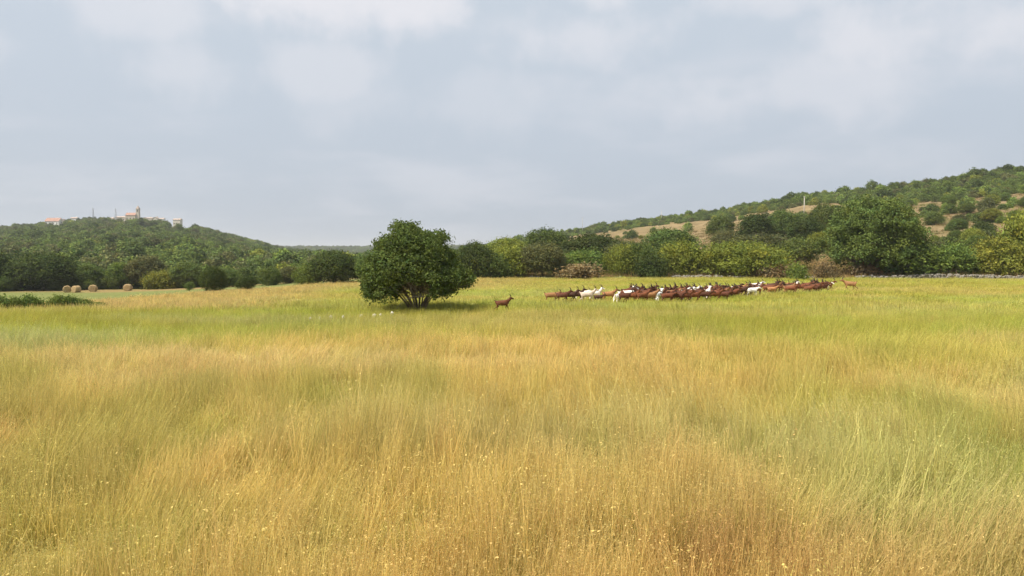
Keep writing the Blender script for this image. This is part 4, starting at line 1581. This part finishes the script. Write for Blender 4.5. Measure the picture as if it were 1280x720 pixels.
POSES = [dict(head=(0.58, 0.97), nose=(0.79, 0.88), fl=(0.12, -0.14), hl=(-0.12, 0.14)),
         dict(head=(0.63, 0.93), nose=(0.84, 0.83), fl=(-0.12, 0.12), hl=(0.12, -0.14)),
         dict(head=(0.68, 0.84), nose=(0.87, 0.71), fl=(0.05, -0.06), hl=(-0.04, 0.08)),
         dict(head=(0.55, 1.00), nose=(0.77, 0.93), fl=(0.02, 0.0), hl=(0.0, 0.04)),
         dict(head=(0.58, 0.95), nose=(0.76, 0.87), fl=(0.14, 0.06), hl=(-0.14, -0.05), turn=0.10)]
GOATS = []
for k, P in enumerate(POSES):
    tn = P.get('turn', 0.0)
    GOATS.append((goat_mesh('goat_body', **P), [horn_mesh(s, *P['head'], tn, 0.85 if k != 2 else 0.7) for s in (-1, 1)], [eye_mesh(s, *P['head'], P['nose'], tn) for s in (-1, 1)]))

COATS = {'red': ((0.155, 0.054, 0.024), 0.9), 'brown': ((0.098, 0.036, 0.020), 0.9), 'dark': ((0.07, 0.032, 0.02), 0.6), 'tan': ((0.34, 0.165, 0.07), 0.6),
         'white': ((0.80, 0.74, 0.68), 0.0), 'cream': ((0.60, 0.45, 0.36), 0.1)}
gr_ = random.Random(4)
herd_xy = []


def goat(px, py, coat, label, pose=None, heading=0.0, scale=1.0, horns=True, eyes=False):
    x, y = hit(px, py + 2.5)
    k = gr_.randrange(4) if pose is None else pose
    body, hn, ey = GOATS[k]
    root = bpy.data.objects.new('goat', None)
    root.location = (x, y, gz(x, y))
    root.rotation_euler = (0, 0, heading)
    root.scale = (scale, scale, scale)
    COL.objects.link(root)
    tag(root, label, 'goat', 'herd of goats crossing the field')
    b = link('body', body, root)
    c, al = COATS[coat]
    v = gr_.uniform(0.8, 1.2) if coat not in ('white', 'cream') else gr_.uniform(0.95, 1.05)
    b.color = (c[0] * v * gr_.uniform(0.93, 1.07), c[1] * v, c[2] * v, al)
    if horns:
        for h in hn:
            link('horn', h, root)
    if eyes:
        for e in ey:
            link('eye', e, root)
    herd_xy.append((x, y))


goat(628, 388.0, 'red', 'reddish goat on its own between the lone tree and the rest of the herd', 0, 0.15, 0.92, eyes=True)
goat(1062.5, 361.5, 'tan', 'tan shaggy goat standing apart behind the tail of the herd, facing backwards', 1, math.pi - 0.15, 1.18, eyes=True)
goat(689, 377, 'tan', 'tan goat with head low leading the line next to the lone tree side', 2, math.pi * 0.02, 1.0)
goat(703, 377.2, 'brown', 'brown goat right behind the low headed tan goat', 1, 0.1)
goat(713, 376.4, 'dark', 'dark brown goat just behind the pinkish white goat', 0, 0.0)
goat(721, 375.5, 'dark', 'darkest brown goat touching the pinkish white goat', 3, 0.05)
goat(734, 377.3, 'cream', 'pinkish white goat with raised head in the front line of the herd', 0, 0.05, 1.08)
goat(727, 373.5, 'white', 'white goat whose back shows over the pinkish white goat', 2, 0.0, 0.95)
goat(744, 374.0, 'white', 'white headed goat just ahead of the pinkish white goat', 3, 0.2, 1.0)
goat(748, 376.5, 'dark', 'small dark goat between the pinkish white goat and the tan brown goat', 2, 0.2, 0.75)
goat(761, 375.8, 'tan', 'tan brown goat with raised head alone in a gap of the line', 0, 0.0, 1.02)
goat(771, 377.5, 'white', 'white goat seen from behind next to the gap in the line', 1, 1.1, 0.9)
for i, (px, coat) in enumerate(((780, 'brown'), (789, 'red'), (803, 'red'), (813, 'tan'), (834, 'red'), (846, 'brown'), (856, 'red'), (867, 'red'), (880, 'brown'), (893, 'red'), (904, 'brown'))):
    goat(px, 377.3 - 0.045 * max(0, px - 850), coat, 'reddish brown goat walking in the front rank of the herd' if coat != 'tan' else 'tan goat walking in the front rank among reddish goats', None, gr_.uniform(-0.25, 0.3), gr_.uniform(0.95, 1.08))
goat(785, 371.5, 'white', 'white goat with only its head and neck showing over brown goats', 3, 0.5, 1.0)
goat(823, 376.3, 'white', 'white goat seen end on in the front rank beside the tan goat', 0, 0.9, 1.05)
goat(884, 373.2, 'white', 'upright white goat with lifted neck in the front rank', 3, 0.95, 1.08)
goat(940, 369.0, 'white', 'low white goat lying lengthwise along the front of the herd', 2, 0.1, 0.98)


def fill_herd():
    r = random.Random(14)
    lab = {'red': 'reddish brown horned goat packed inside the herd', 'brown': 'brown horned goat packed inside the herd', 'dark': 'dark brown horned goat packed inside the herd',
           'tan': 'tan horned goat packed inside the herd', 'white': 'white goat packed inside the herd among brown ones'}
    n, tries = 0, 0
    while n < 124 and tries < 9000:
        tries += 1
        px = r.uniform(778, 1036)
        front = float(np.interp(px, [778, 850, 900, 960, 1010, 1040], [375.5, 375.0, 372.5, 367.5, 366, 362.5]))
        back = float(np.interp(px, [778, 850, 900, 960, 1010, 1040], [372.0, 369.0, 366.2, 362.0, 360, 361]))
        py = r.uniform(back, front)
        x, y = hit(px, py)
        if any(((x - a) / 0.62) ** 2 + ((y - b) / 0.52) ** 2 < 1 for a, b in herd_xy):
            continue
        coat = r.choices(['red', 'brown', 'dark', 'tan', 'white'], [44, 33, 11, 7, 5])[0]
        goat(px, py, coat, lab[coat], None, r.gauss(0.0, 0.3) + (math.pi if r.random() < 0.04 else 0), r.uniform(0.88, 1.08), r.random() < 0.93)
        n += 1


fill_herd()
print('objects', len(bpy.data.objects))


# ------------------------------------------------------------------ hazy summer air
def haze():
    m, n, l = new_mat('haze')
    v = n.new('ShaderNodeVolumePrincipled')
    v.inputs['Color'].default_value = (0.95, 0.965, 0.98, 1)
    v.inputs['Density'].default_value = HAZE
    v.inputs['Anisotropy'].default_value = 0.3
    o = n.new('ShaderNodeOutputMaterial')
    l.new(v.outputs[0], o.inputs['Volume'])
    me = box_mesh('haze', -7100, 7100, -550, 9100, -14, 130, m)
    tag(link('haze', me), 'thin pale haze in the air of the valley', 'haze', kind='stuff')


HAZE = 0.00017
haze()
